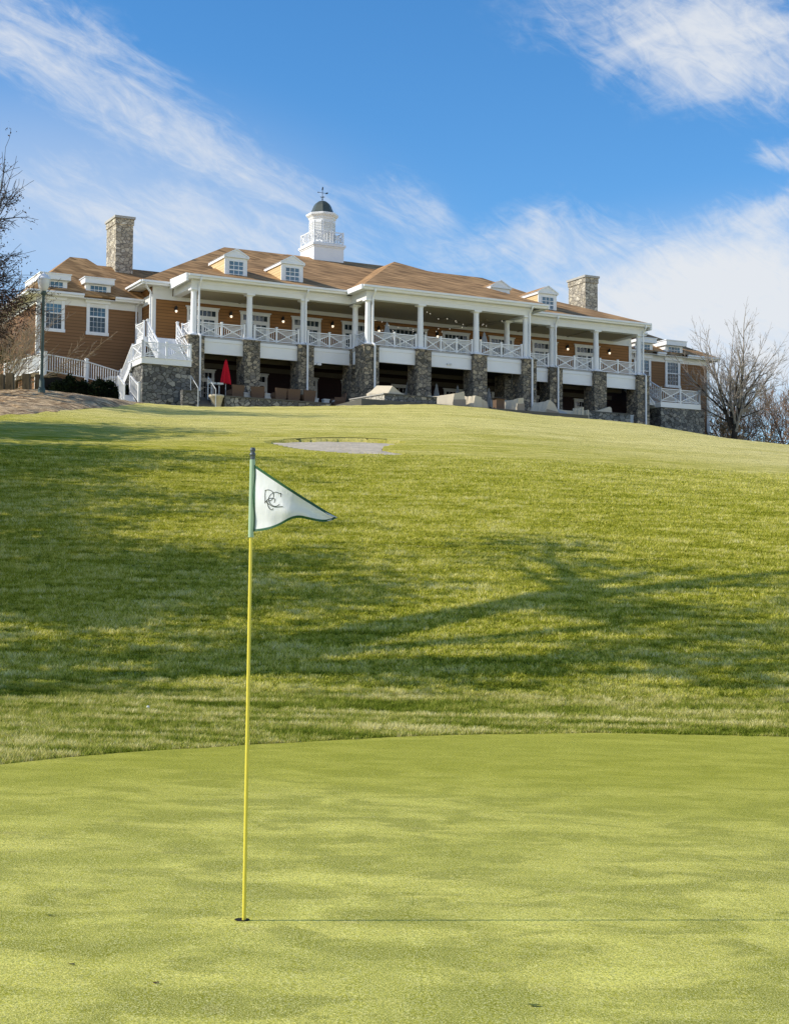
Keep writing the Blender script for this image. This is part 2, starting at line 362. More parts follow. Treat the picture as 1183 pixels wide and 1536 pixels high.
# --- grass blades of the collar and the rough bank
def vnoise(X, Y, s, seed):
    G = np.random.default_rng(seed).random((256, 256)); x, y = X/s, Y/s; i, j = np.floor(x).astype(int), np.floor(y).astype(int); f, g = x-i, y-j
    f = f*f*(3-2*f); g = g*g*(3-2*g); q = lambda a, b: G[a % 256, b % 256]
    return (q(i,j)*(1-f)+q(i+1,j)*f)*(1-g)+(q(i,j+1)*(1-f)+q(i+1,j+1)*f)*g
def blades(name, n, y0, y1, hmin, hmax, w, pal, seed, ypow=1., band=0.):
    g = np.random.default_rng(seed); Y = y0 + (y1-y0)*g.random(n*2)**ypow
    X = (g.random(n*2)-.5)*2*(Y*.262+.5); e = edge(X)
    hug = g.normal(0, .025, n*2)+(vnoise(X, Y, .22, 11)-.5)*.16
    keep = (Y > e+hug) & (Y < y1-np.abs(g.normal(0, (y1-y0)*.06, n*2)))
    X, Y = X[keep][:n], Y[keep][:n]; n = len(X); Z = ground(X, Y)-.005
    cl1 = vnoise(X, Y, .11, 5); cl2 = vnoise(X*.5, Y*1.5, .42, 6); cl3 = vnoise(X*.5, Y, 2.2, 8); h = g.uniform(hmin, hmax, n)*(.6+.8*cl1+.25*(cl2-.5))*np.clip(.72+.3*(Y-edge(X)), .65, 1.); a = g.uniform(0, 6.283, n); ln = g.uniform(.25, 1.0, n)*h; la = g.uniform(0, 6.283, n)
    ww = w*g.uniform(.6, 1.4, n)
    V = np.empty((n, 3, 3), np.float32)
    V[:,0] = np.stack([X-np.cos(a)*ww, Y-np.sin(a)*ww, Z], 1); V[:,1] = np.stack([X+np.cos(a)*ww, Y+np.sin(a)*ww, Z], 1)
    V[:,2] = np.stack([X+np.cos(la)*ln, Y+np.sin(la)*ln, Z+h], 1)
    me = bpy.data.meshes.new(name); me.vertices.add(3*n); me.vertices.foreach_set('co', V.ravel())
    me.loops.add(3*n); me.loops.foreach_set('vertex_index', np.arange(3*n, dtype=np.int32))
    me.polygons.add(n); me.polygons.foreach_set('loop_start', np.arange(0, 3*n, 3, dtype=np.int32)); me.update()
    pal = np.array(pal); patch = .5+.5*np.sin(X*.55+1.3*np.sin(Y*.9))*np.sin(Y*1.15+1.7*np.sin(X*.35)+2.)
    q = np.clip(.5+g.normal(0, .17, n)+(cl1-.5)*.55+(cl2-.5)*.55+(cl3-.5)*.12+(patch-.5)*.06, 0, .999)*(len(pal)-1); i = q.astype(int); f = (q-i)[:,None]
    q = np.clip(q+(vnoise(X*.22, Y*1.5, .55, 21)-.5)*1.1*band*(len(pal)-1)*.75, 0, len(pal)-1.001); i = q.astype(int); f = (q-i)[:,None]
    C = pal[i]*(1-f)+pal[np.minimum(i+1, len(pal)-1)]*f
    C4 = np.ones((n, 3, 4), np.float32); C4[:,:,:3] = C[:,None,:]; C4[:,:2,:3] *= .58  # blade feet darkened: shade between the blades goes into the tint
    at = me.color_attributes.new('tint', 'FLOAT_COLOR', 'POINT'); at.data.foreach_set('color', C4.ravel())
    me.materials.append(BLADE); o = bpy.data.objects.new(name, me); col.objects.link(o); return tag(o, kind='stuff')
BLADE = blade_material()
PAL_C = [(.09,.13,.010),(.24,.31,.030),(.44,.47,.07),(.74,.67,.20),(1.,.92,.46)]
PAL_B = [(.09,.12,.006),(.33,.38,.026),(.66,.65,.085),(.95,.87,.22),(1.,.95,.45)]
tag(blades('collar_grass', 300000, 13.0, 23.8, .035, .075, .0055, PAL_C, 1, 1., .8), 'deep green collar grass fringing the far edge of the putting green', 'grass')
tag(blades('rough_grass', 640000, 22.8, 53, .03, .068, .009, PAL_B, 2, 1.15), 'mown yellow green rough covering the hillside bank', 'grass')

# ------------------------------------------------------------------ flagstick, hole, ball
PX, PY = -.72, 7.66
m = MB(); m.lathe([(.001,-.10),(.034,-.10),(.034,.003),(.036,.0035),(.036,.002)], (0,0,0), 24)
hole = m.build('golf_hole', DARK, loc=(PX-.01, PY+.005, .0045)); tag(hole, 'dark round cup in the putting green at the foot of the yellow flagstick', 'golf hole')
fs = thing('golf_flagstick', 'thin yellow flagstick with white triangular pennant standing in the hole', 'flagstick', (PX, PY, -.08))
tilt = lambda z: (.012*z/2.3, 0)
YEL = plain('yellow_fibreglass', (.76,.64,.07), .38, .12, 2, 0, .5)
m = MB(); m.tube((0,0,0),(.013,0,1.98),.0098,.0082,14); m.build('pole', YEL, fs)
m = MB(); m.tube((.0125,0,1.95),(.0165,0,2.335),.0135,.0135,14); GRN = plain('pale_green_sleeve', (.36,.50,.33), .45, .1, 8); m.build('sleeve', GRN, fs)
m = MB(); m.tube((.0165,0,2.33),(.0168,0,2.395),.012,.011,12); m.lathe([(.0125,0),(.015,.004),(.015,.012),(.0125,.016)], (.0166,0,2.352), 12); m.lathe([(.0125,0),(.014,.003),(.014,.010),(.0125,.013)], (.0167,0,2.376), 12)
m.build('ferrule', plain('grey_ferrule', (.10,.115,.12), .4, .2, 20, .4), fs)
def flag_y(s):           # the cloth comes towards the viewer, then folds back
    s = np.asarray(s, float); return -.115*np.sin(np.clip(s/.36,0,1)*math.pi*.95)**1. + .055*np.clip((s-.20)/.2,0,1)**1.6
def flag_top(s): t = s/.42; return 2.313 - .262*t + .010*math.sin(t*math.pi)*-1
def flag_bot(s):
    t = s/.42; return 1.978 + .004*t + .062*math.exp(-((t-.56)/.25)**2) + .068*max(0,(t-.62)/.38)**1.5
def flag_pt(s, q, d=0.):
    zt, zb = flag_top(s), flag_bot(s)
    if zt < zb: zt = zb = (zt+zb)/2
    y = float(flag_y(s)) + .012*math.sin(s*55+q*5)*(1-q)*.5 + .008*math.sin(q*9+s*12)
    return (.022+s, y-.003-d, zb+(zt-zb)*q)
def flag_patch(m, s0, s1, q0f, q1f, ns, nq, d=0.):
    P = []
    for i in range(ns+1):
        s = s0+(s1-s0)*i/ns
        for j in range(nq+1): P.append(flag_pt(s, q0f(s)+(q1f(s)-q0f(s))*j/nq, d))
    m.add(P, [(i*(nq+1)+j, (i+1)*(nq+1)+j, (i+1)*(nq+1)+j+1, i*(nq+1)+j+1) for i in range(ns) for j in range(nq)], True)
kf = N('white_nylon', .55, .2); kf.col(kf.mix(kf.noise(kf.pos((1,1,.5)), 25, 4), (.74,.75,.74), (.86,.86,.84))); kf.bump(kf.noise(kf.pos((1.6,1,.5)), 22, 4, .6), .45, .012)
trn = kf.n('ShaderNodeBsdfTranslucent'); trn.inputs[0].default_value = (.8,.85,.9,1); msx = kf.n('ShaderNodeMixShader'); msx.inputs[0].default_value = .3
kf.l(kf.b.outputs[0], msx.inputs[1]); kf.l(trn.outputs[0], msx.inputs[2]); kf.l(msx.outputs[0], [q for q in kf.t.nodes if q.type == 'OUTPUT_MATERIAL'][0].inputs[0])
S1 = .415
m = MB(); flag_patch(m, .0, S1, lambda s: 0., lambda s: 1., 60, 24); flag = m.build('flag', kf.m, fs)
m = MB(); hgt = lambda s: max(.004, flag_top(s)-flag_bot(s)); bw = .0115
flag_patch(m, 0, S1, lambda s: max(0,1-bw*1.25/hgt(s)), lambda s: 1.0, 60, 1, .0022); flag_patch(m, 0, S1, lambda s: 0., lambda s: min(1,bw/hgt(s)), 60, 1, .0022)
flag_patch(m, -.012, .0105, lambda s: 0., lambda s: 1., 3, 20, .0022); flag_patch(m, S1-.02, S1+.006, lambda s: 0., lambda s: 1., 4, 2, .0026)
m.build('flag_border', plain('dark_green_binding', (.02,.085,.035), .6, .2, 20), flag)
PXM = 7.66/2330/7.394     # size of the monogram strokes on the cloth
def mono(pts):
    P = []
    n_ = len(pts)
    for i in range(n_-1):
        a, b, c, d = pts[max(0,i-1)], pts[i], pts[i+1], pts[min(n_-1,i+2)]
        for t in (0,.2,.4,.6,.8): P.append(tuple(.5*((2*b[k])+(c[k]-a[k])*t+(2*a[k]-5*b[k]+4*c[k]-d[k])*t*t+(3*b[k]-a[k]-3*c[k]+d[k])*t**3) for k in (0,1)))
    return P+[pts[-1]]
m = MB()
for st in ([(313,540),(309,600),(312,660),(311,695)], [(305,552),(340,541),(385,557),(408,595),(404,640),(378,663),(350,667)], [(335,655),(345,718),(368,757),(390,768),(411,755)],
           [(491,628),(492,588),(475,588),(440,572),(400,580),(365,610),(352,655),(372,700),(410,726),(445,730),(478,712)], [(418,692),(424,652),(395,640),(358,640),(332,662),(307,692)], [(320,670),(350,702),(400,731),(450,739),(516,735)]):
    q = mono(st); pp = []
    for (x, y) in q:
        s = (x-180)*PXM+.006; z = 1.978+ (1005-y)*PXM*.985
        zz = (z-flag_bot(s))/(flag_top(s)-flag_bot(s)); pp.append(Vector(flag_pt(s, zz, .0035)))
    hw = .0019; P = []
    for i, p in enumerate(pp):
        d = (pp[min(i+1,len(pp)-1)]-pp[max(i-1,0)]).normalized(); nn = Vector((-d.z,0,d.x)); P += [p-nn*hw, p+nn*hw]
    m.add(P, [(2*i,2*i+1,2*i+3,2*i+2) for i in range(len(pp)-1)])
m.build('emblem', plain('dark_green_print', (.022,.035,.02), .6), flag)
m = MB(); m.lathe([(.002,0),(.012,.0025),(.0185,.011),(.0213,.0213),(.0185,.032),(.012,.040),(.002,.0426)], n=16)
tag(m.build('golf_ball', WHITE, loc=(-3.17,20.2,gz(-3.17,20.2)+.03)), 'small white golf ball lying in the rough at the foot of the slope', 'golf ball')
OLV = plain('bruised_turf', (.12,.15,.03), .9, .4, 60); SOIL = plain('bare_soil', (.06,.05,.03), .9, .3, 60)
for i, (x, y, s, lab) in enumerate([(-1.65,7.62,.032,'flat dark green turf scar left of the hole'), (-1.35,6.64,.02,'small dark pitch mark left of and nearer than the hole'), (-.95,6.37,.016,'small brown leaf scrap on the green below the hole'), (.56,6.2,.03,'dark ragged pitch mark on the green at lower right')]):
    m = MB(); P = [(0,0,.006)]
    for j in range(11):
        a = j*math.tau/11; r = s*random.uniform(.6,1.1); P.append((r*math.cos(a), r*.42*math.sin(a), .0015+random.uniform(0,.007)))
    m.add(P, [(0, 1+j, 1+(j+1) % 11) for j in range(11)])
    tag(m.build('pitch_mark' if i != 2 else 'leaf_scrap', [OLV, SOIL, LEAF_B, OLV][i], loc=(x, y, gz(x, y)+.005)), lab, 'turf mark' if i != 2 else 'leaf')
# ------------------------------------------------------------------ the clubhouse (local axes: u along the porch, v into the building)
ZB = 13.0
club = thing('clubhouse', 'large brown clapboard clubhouse with white columned porch, brown hip roofs and cupola on the hilltop', 'building', (OX, OY, ZB), TH)
OFF = (0, 0, ZB)
def cb(m, name, mat, parent=None, **k): return m.build(name, mat, parent or club, off=OFF, **k)
def prism_roof(m, faces): 
    for f in faces: m.poly(f)
WV = 3.1
# walls
m = MB(); m.box(-1.55, 34.95, WV, 19.6, 17.5, 21.35); main_wall = cb(m, 'wall', SIDE)
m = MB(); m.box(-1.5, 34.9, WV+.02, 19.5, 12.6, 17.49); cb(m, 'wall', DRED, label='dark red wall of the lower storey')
m = MB(); m.box(-8.25, -1.56, 5.15, 18, 12.4, 20.62); wing_l = cb(m, 'wall', WSIDE)
m = MB(); m.box(34.96, 43.8, 5.15, 18, 12.0, 20.62); wing_r = cb(m, 'wall', WSIDE)
# wall trim: corner boards, friezes
m = MB()
m.box(-1.62,-1.38,WV-.05,WV+.22,17.3,20.75); m.box(-1.62,-1.56,WV+.22,5.1,20.2,20.75); m.box(34.78,35.02,WV-.05,WV+.22,17.3,20.75)
m.box(-1.56,34.95,WV-.035,WV+.03,20.46,20.71); m.box(-1.60,-.3,WV-.045,WV,20.711,21.25)
m.box(33.7,34.99,WV-.045,WV,20.711,21.25)
m.box(-8.3,-1.6,5.10,5.2,19.92,20.5); m.box(-1.85,-1.6,5.09,5.25,14.6,19.92); m.box(-8.33,-8.08,5.09,5.3,13.2,19.92)
m.box(35.0,43.85,5.10,5.2,19.92,20.5); m.box(43.62,43.88,5.09,5.3,13.2,19.92); m.box(34.97,35.2,5.09,5.25,14.6,19.92)
m.box(-8.33,-8.26,5.3,18,19.92,20.5); m.box(43.81,43.88,5.3,18,19.92,20.5)
cb(m, 'wall_trim', TRIM)

# main hip roof
def hip_roof(m, u0, u1, v0, v1, z0, a, h, drop=.12):
    vm = v0+a; vm2 = v1-a
    if vm2 < vm: vm2 = vm
    p = [(u0,v0,z0),(u1,v0,z0),(u1,v1,z0),(u0,v1,z0)]; q = [(u0+a,vm,z0+h),(u1-a,vm,z0+h)]
    if vm2 > vm: q += [(u1-a,vm2,z0+h),(u0+a,vm2,z0+h)]
    else: q += [q[1], q[0]]
    m.poly([p[0],p[1],q[1],q[0]]); m.poly([p[1],p[2],q[2],q[1]]); m.poly([p[2],p[3],q[3],q[2]]); m.poly([p[3],p[0],q[0],q[3]])
    if vm2 > vm: m.poly(q)
    b = [(x,y,z-drop) for x,y,z in p]; m.poly(b[::-1])
    for i in range(4): j = (i+1) % 4; m.poly([p[i],p[j],b[j],b[i]])
m = MB(); hip_roof(m, -2.5, 35.9, 2.4, 19.94, 21.46, 8.77, 4.76); cb(m, 'roof', ROOF)
m = MB(); z = 21.47; t = 11.45
prism_roof(m, [[(-.57,-.6,z),(33.98,-.6,z),(33.98-t,-.6+t,z+.41*t),(-.57+t,-.6+t,z+.41*t)], [(-.57,-.6,z),(-.57+t,-.6+t,z+.41*t),(-.57,-.6+t,z)], [(33.98,-.6,z),(33.98,-.6+t,z),(33.98-t,-.6+t,z+.41*t)],
  [(-.57,-.6,z-.05),(33.98,-.6,z-.05),(33.98,10,z-.05),(-.57,10,z-.05)], [(-.57,-.6,z),(33.98,-.6,z),(33.98,-.6,z-.05),(-.57,-.6,z-.05)]])
cb(m, 'roof', ROOF)
m = MB(); a0, a1, vv = 10.16, 23.9, -2.8; ap = (17.02, 6.2, 25.4); z = 21.49
prism_roof(m, [[(a0,vv,z),(a1,vv,z),ap], [(a0,vv,z),ap,(17.02,9.6,25.4),(a0,12,z)], [(a1,vv,z),(a1,12,z),(17.02,9.6,25.4),ap], [(a0,vv,z-.05),(a1,vv,z-.05),(a1,3,z-.05),(a0,3,z-.05)]])
cb(m, 'roof', ROOF)
m = MB(); hip_roof(m, -8.9, -1.0, 4.6, 19.0, 20.62, 3.4, 3.0); cb(m, 'roof', ROOF)
m = MB(); z = 20.62; prism_roof(m, [[(-5.5,9.5,23.6),(4,9.5,23.6),(4,4.6,z),(-5.5,4.6,z)], [(-5.5,9.5,23.6),(-5.5,14,z),(4,14,z),(4,9.5,23.6)], [(-5.5,9.5,23.6),(-8.88,4.62,z+.02),(-8.88,14,z+.02)], [(-5.5,9.5,23.6),(-5.5,4.6,z),(-8.88,4.6,z+.02)]])
cb(m, 'roof', ROOF)
m = MB(); z = 20.55; prism_roof(m, [[(41.0,9.5,22.95),(30,9.5,22.95),(30,4.6,z),(44.5,4.6,z)], [(41.0,9.5,22.95),(44.5,4.6,z),(44.5,18,z),(41,13,22.95)], [(41,9.5,22.95),(41,13,22.95),(30,13,22.95),(30,9.5,22.95)], [(44.5,4.6,z-.1),(30,4.6,z-.1),(30,18,z-.1),(44.5,18,z-.1)]])
cb(m, 'roof', ROOF)
# gutters, fascias and soffits
m = MB()
def gutter(a, b, d):      # a box-shaped gutter standing proud of a fascia, d = outward
    a = Vector(a); b = Vector(b); d = Vector(d)
    m.bar(a+d*.055, b+d*.055, .11, .13); m.bar(a-d*.03+Vector((0,0,-.06)), b-d*.03+Vector((0,0,-.06)), .05, .24)
gutter((-.57,-.6,21.40),(10.16,-.6,21.40),(0,-1,0)); gutter((23.9,-.6,21.40),(33.98,-.6,21.40),(0,-1,0))
gutter((10.16,-2.8,21.42),(23.9,-2.8,21.42),(0,-1,0))
gutter((-2.5,2.4,21.38),(-.62,2.4,21.38),(0,-1,0)); gutter((34.0,2.4,21.38),(35.9,2.4,21.38),(0,-1,0))
gutter((-2.5,2.4,21.38),(-2.5,19.9,21.38),(-1,0,0)); gutter((35.9,2.4,21.38),(35.9,19.9,21.38),(1,0,0))
gutter((-8.9,4.6,20.56),(-5.5,4.6,20.56),(0,-1,0)); gutter((-3.5,4.6,20.56),(-1.65,4.6,20.56),(0,-1,0)); gutter((-8.9,4.6,20.56),(-8.9,19,20.56),(-1,0,0))
gutter((35.0,4.6,20.49),(36.55,4.6,20.49),(0,-1,0)); gutter((38.55,4.6,20.49),(39.35,4.6,20.49),(0,-1,0)); gutter((41.4,4.6,20.49),(44.5,4.6,20.49),(0,-1,0)); gutter((44.5,4.6,20.49),(44.5,18,20.49),(1,0,0))
cb(m, 'gutter', WHITE)
m = MB(); m.hexa([(-.72,-.6,21.02),(-.58,-.6,21.02),(-.58,2.36,21.0),(-.72,2.36,21.0),(-.72,-.6,21.5),(-.58,-.6,21.5),(-.58,2.36,21.62),(-.72,2.36,21.62)]); cb(m, 'fascia', WHITE)
for bx in ((33.99,34.12,-.6,2.36,21.02,21.5),(10.04,10.15,-2.8,-.72,21.2,21.5),(23.91,24.02,-2.8,-.72,21.2,21.5)): m = MB(); m.box(*bx); cb(m, 'fascia', WHITE)

m = MB()
m.box(-.57,10.2,-.56,-.26,21.2,21.235); m.box(23.86,33.98,-.56,-.26,21.2,21.235); m.box(10.2,23.86,-2.76,-2.46,21.2,21.24); m.box(-2.45,-.6,2.43,3.05,21.24,21.27); m.box(34.0,35.85,2.43,3.05,21.24,21.27)
m.box(10.17,10.55,-2.4,-.57,21.2,21.23); m.box(23.5,23.88,-2.4,-.57,21.2,21.23); m.box(-.57,-.27,-.25,3.0,21.2,21.23); m.box(-2.45,-1.6,3.1,19,21.24,21.27)
m.box(-8.8,-1.6,4.66,5.09,20.36,20.40); m.box(35,44.4,4.66,5.09,20.36,20.40); m.box(-8.8,-8.34,5.1,18,20.36,20.40)
cb(m, 'soffit', TRIM)
m = MB()     # porch beams over the columns
m.box(-.26,10.7,-.25,.25,20.68,21.2); m.box(22.75,33.68,-.25,.25,20.68,21.2); m.box(10.55,22.75,-2.45,-1.95,20.68,21.2)
m.box(10.55,11.05,-1.949,.2,20.68,21.199); m.box(22.25,22.749,-1.949,.2,20.68,21.199); m.box(-.26,.24,.251,3.0,20.68,21.199); m.box(33.18,33.68,.251,3.0,20.68,21.199)
m.box(-.28,10.54,-.28,-.255,20.98,21.05); m.box(22.76,33.7,-.28,-.255,20.98,21.05); m.box(10.53,22.77,-2.48,-2.455,20.98,21.05)
cb(m, 'porch_beam', TRIM)
m = MB(); m.box(.241,33.17,.252,WV-.04,20.72,20.8); m.box(11.06,22.24,-1.94,.251,20.72,20.8)
for x in (4.2,8.4,12.6,21,25.2,29.4): m.box(x-.06,x+.06,.26,WV-.05,20.66,20.719)
cb(m, 'porch_ceiling', CEIL)
# deck and its white rim
m = MB(); m.box(-.3,33.7,-.24,WV-.01,17.56,17.77); m.box(10.5,22.75,-2.44,-.241,17.56,17.77); cb(m, 'porch_deck', CONC)
COLS = [0, 3.66, 7.32, 10.98, 22.42, 26.05, 29.72, 33.4]; PCOLS = [10.8, 14.55, 18.7, 22.52]
m = MB(); c = MB()
def rim(u0, u1, v):
    m.box(u0, u1, v-.02, v+.1, 16.72, 17.44); m.box(u0, u1, v-.06, v+.1, 17.441, 17.64); m.box(u0, u1, v+.101, v+.35, 16.75, 17.55)
for a, b in ((0,1),(1,2),(2,3),(4,5),(5,6),(6,7)): rim(COLS[a]+.50, COLS[b]-.50, -.25)
for a, b in ((0,1),(1,2),(2,3)): rim(PCOLS[a]+.50, PCOLS[b]-.50, -2.45)
for u in (10.62, 22.5): m.box(u-.06,u+.06,-1.75,-.5,16.72,17.64)
m.box(-.35,-.25,.55,1.5,16.9,17.6)
cb(m, 'deck_rim', WHITE)
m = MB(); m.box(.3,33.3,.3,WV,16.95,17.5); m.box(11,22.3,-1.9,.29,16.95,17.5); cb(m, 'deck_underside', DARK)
m = MB()
for v in (1.6,): m.box(.5,33,v-.1,v+.1,16.68,16.94)
m.box(.3,33.2,WV-.12,WV-.01,16.36,16.66); cb(m, 'lower_beam', plain('dim_beam', (.10,.085,.06), .7))
# stone piers and columns
m = MB(); m.box(-.52,.52,-.55,.75,-1.2,4.66); m.box(-.56,.56,-.59,.79,4.661,4.74)
pier = m.build('stone_pier', STONE, club, loc=(COLS[0],0,0))
k = MB(); k.box(-.3,.3,-.3,.3,4.741,4.86); k.lathe([(.27,0),(.27,.05),(.22,.08),(.215,.12)], (0,0,4.861), 24); k.lathe([(.205,0),(.20,.9),(.175,2.5)], (0,0,4.982), 24)
k.lathe([(.19,0),(.19,.04),(.24,.09),(.25,.10)], (0,0,7.482), 24); k.box(-.27,.27,-.27,.27,7.583,7.68)
colm = k.build('column', WHITE, club, loc=(COLS[0],0,0))
for u in COLS[1:]: copy_part(pier, (u,0,0), club); copy_part(colm, (u,0,0), club)
for u in PCOLS: copy_part(pier, (u,-2.2,0), club); copy_part(colm, (u,-2.2,0), club)

# railings
def railing(m, p0, p1, npan, h=.88, posts=True, ends=True, ps=.11):
    p0 = Vector(p0); p1 = Vector(p1); d = p1-p0; Z = Vector((0,0,1)); L = d.length
    P = lambda s, z: p0 + d*s + Z*z
    m.bar(P(0,h), P(1,h), .09, .06); m.bar(P(0,.10), P(1,.10), .05, .06); m.bar(P(0,h-.10), P(1,h-.10), .03, .035)
    if posts:
        for i in range(npan+1):
            if ends or 0 < i < npan:
                s = i/npan; m.box(P(s,0).x-ps/2, P(s,0).x+ps/2, P(s,0).y-ps/2, P(s,0).y+ps/2, P(s,0).z, P(s,0).z+h+.09)
                q = P(s,h+.09); m.box(q.x-ps*.65, q.x+ps*.65, q.y-ps*.65, q.y+ps*.65, q.z, q.z+.035)
    zl, zh = .13, h-.12; zc = (zl+zh)/2; hh = (zh-zl)/2
    for i in range(npan):
        s0 = (i+.05)/npan; s1 = (i+.95)/npan; sc_ = (s0+s1)/2; hs = (s1-s0)/2
        m.bar(P(s0,zl), P(s1,zh), .05, .05); m.bar(P(s0,zh), P(s1,zl), .048, .048)
        for k_ in (.22,.42,.62,.82):
            for sg in (-1, 1):
                m.bar(P(sc_-hs*k_,zc+sg*hh*k_), P(sc_+hs*k_,zc+sg*hh*k_), .022, .028)
                m.bar(P(sc_+sg*hs*k_,zc-hh*k_), P(sc_+sg*hs*k_,zc+hh*k_), .022, .028)
def pickets(m, p0, p1, h=.9, gap=.13, lo=.08, ps=.0):
    p0 = Vector(p0); p1 = Vector(p1); d = p1-p0; Z = Vector((0,0,1)); n_ = max(2, int(d.length/gap))
    m.bar(p0+Z*h, p1+Z*h, .09, .06); m.bar(p0+Z*lo, p1+Z*lo, .05, .06)
    for i in range(n_+1):
        q = p0+d*(i/n_); m.bar(q+Z*lo, q+Z*h, .04, .04, up=(0,1,0))
def post(m, p, h, s=.13):
    x, y, z = p; m.box(x-s/2,x+s/2,y-s/2,y+s/2,z,z+h); m.box(x-s*.68,x+s*.68,y-s*.68,y+s*.68,z+h,z+h+.05); m.box(x-s*.4,x+s*.4,y-s*.4,y+s*.4,z+h+.05,z+h+.09)
def rail_part(p0, p1, n, **k): m = MB(); railing(m, p0, p1, n, **k); return cb(m, 'railing', WHITE)
for a, b in ((0,1),(1,2),(2,3),(4,5),(5,6),(6,7)): rail_part((COLS[a]+.33,-.02,17.77),(COLS[b]-.33,-.02,17.77), 2)
for a, b, n_ in ((0,1,2),(1,2,3),(2,3,2)): rail_part((PCOLS[a]+.33,-2.22,17.77),(PCOLS[b]-.33,-2.22,17.77), n_)
rail_part((10.8,-1.9,17.77),(10.9,-.33,17.77),1); rail_part((22.5,-1.9,17.77),(22.42,-.33,17.77),1)
rail_part((-.1,.35,17.77),(-.15,1.55,17.77),1)

# doors and lanterns on the upper wall
def door(u0, u1, z0, z1, wall_v, glassm, name='french_door'):
    f = MB(); v = wall_v; w = .16
    f.box(u0+.10,u0+.10+w,v-.07,v+.02,z0,z1-.22); f.box(u1-.10-w,u1-.10,v-.07,v+.02,z0,z1-.22); f.box(u0+.07,u1-.07,v-.08,v+.02,z1-.219,z1-.06); f.box(u0,u1,v-.12,v+.02,z1-.059,z1)
    f.box(u0+.10+w,u1-.10-w,v-.06,v+.02,z1-.66,z1-.56)
    a, b = u0+.10+w, u1-.10-w; n_ = 2 if (u1-u0) < 2.6 else 3
    for i in range(n_+1):
        x = a+(b-a)*i/n_; f.box(max(a,x-.07),min(b,x+.07),v-.055,v+.02,z0,z1-.661)
    for i in range(1, n_*3): x = a+(b-a)*i/(n_*3); f.box(x-.015,x+.015,v-.045,v+.02,z1-.559,z1-.22)
    f.box(a,b,v-.054,v+.02,z0,z0+.28); f.box(a,b,v-.053,v+.02,z1-.80,z1-.662)
    for i in range(n_):
        x0 = a+(b-a)*i/n_+.07; x1 = a+(b-a)*(i+1)/n_-.07
        f.box((x0+x1)/2-.012,(x0+x1)/2+.012,v-.04,v+.02,z0+.28,z1-.80)
        for q in (.25,.5,.75): zz = z0+.28+(z1-1.08-z0)*q; f.box(x0,x1,v-.039,v+.02,zz-.012,zz+.012)
    d = cb(f, name, TRIM)
    g = MB(); g.box(a,b,v-.02,v-.012,z0+.2,z1-.21); cb(g, 'pane', glassm, d)
for u0, u1 in ((.59,2.86),(4.21,6.41),(7.81,10.05),(11.43,13.63),(14.66,18.03),(19.06,21.33),(22.78,24.97),(26.31,28.6),(29.95,32.21)):
    door(u0, u1, 17.78, 20.22, WV, DGLASS)
for u0, u1 in ((.7,2.66),(4.3,6.3),(7.9,9.85),(11.45,13.4),(15.2,17.7),(19.2,21.3),(23.0,24.9),(26.4,28.4),(29.9,31.8)):
    door(u0, u1, 13.75, 16.28, WV+.02, LGLASS, 'patio_door')
L = MB(); L.box(-.07,.07,-.03,.0,-.16,.12); L.bar((0,-.02,.1),(0,-.16,.12),.03); L.lathe([(.05,-.14),(.09,.10),(.10,.12),(.02,.22),(.015,.25)],(0,-.16,0),6)
lant = L.build('wall_lantern', BLACK, club, loc=(-.08,WV-.001,19.9-ZB))
g = MB(); g.lathe([(.04,-.02),(.075,.03),(.08,.10),(.04,.13)],(0,0,0),10); gl = g.build('lantern_bulb', GLOW, lant, loc=(0,-.165,-.19))
for u in (3.61,7.22,10.77,14.2,18.69,22.1,25.66,29.35,32.98): copy_part(lant, (u,WV-.001,19.9-ZB), club)

# windows
def window(u0, u1, z0, z1, v, nx=3, nz=4, w=.2, parent=None, wt=.10):
    f = MB(); f.box(u0,u0+w,v-.08,v+.03,z0+w,z1-wt); f.box(u1-w,u1,v-.08,v+.03,z0+w,z1-wt); f.box(u0-.04,u1+.04,v-.11,v+.03,z0,z0+w-.001); f.box(u0,u1,v-.085,v+.03,z1-wt+.001,z1)
    a, b, c_, d_ = u0+w, u1-w, z0+w, z1-wt
    f.box(a,b,v-.065,v+.03,(c_+d_)/2-.035,(c_+d_)/2+.035)
    for i in range(1, nx): x = a+(b-a)*i/nx; f.box(x-.007,x+.007,v-.05,v+.03,c_,d_)
    for i in range(1, nz):
        if i*2 != nz: zz = c_+(d_-c_)*i/nz; f.box(a,b,v-.049,v+.03,zz-.007,zz+.007)
    o = cb(f, 'window', WHITE, parent); return o, (a, b, c_, d_, v)
def full_window(*a, **k):
    o, (x0, x1, z0, z1, v) = window(*a, **k); g = MB(); g.box(x0,x1,v-.015,v-.008,z0,z1); return o, g
for (u0, u1, z0, z1) in ((-5.19,-3.8,18.18,20.42),(-7.95,-6.58,18.18,20.42),(39.65,41.05,18.02,20.1),(36.75,38.3,18.02,20.1)):
    o, g = full_window(u0, u1, z0, z1, 5.15, 4, 6); cb(g, 'pane', GLASS, o)
    zm = (z0+z1)/2+.02; g = MB(); g.box(u0+.2,u1-.2,5.128,5.134,z0+.2,zm); cb(g, 'lower_pane', DGLASS, o)
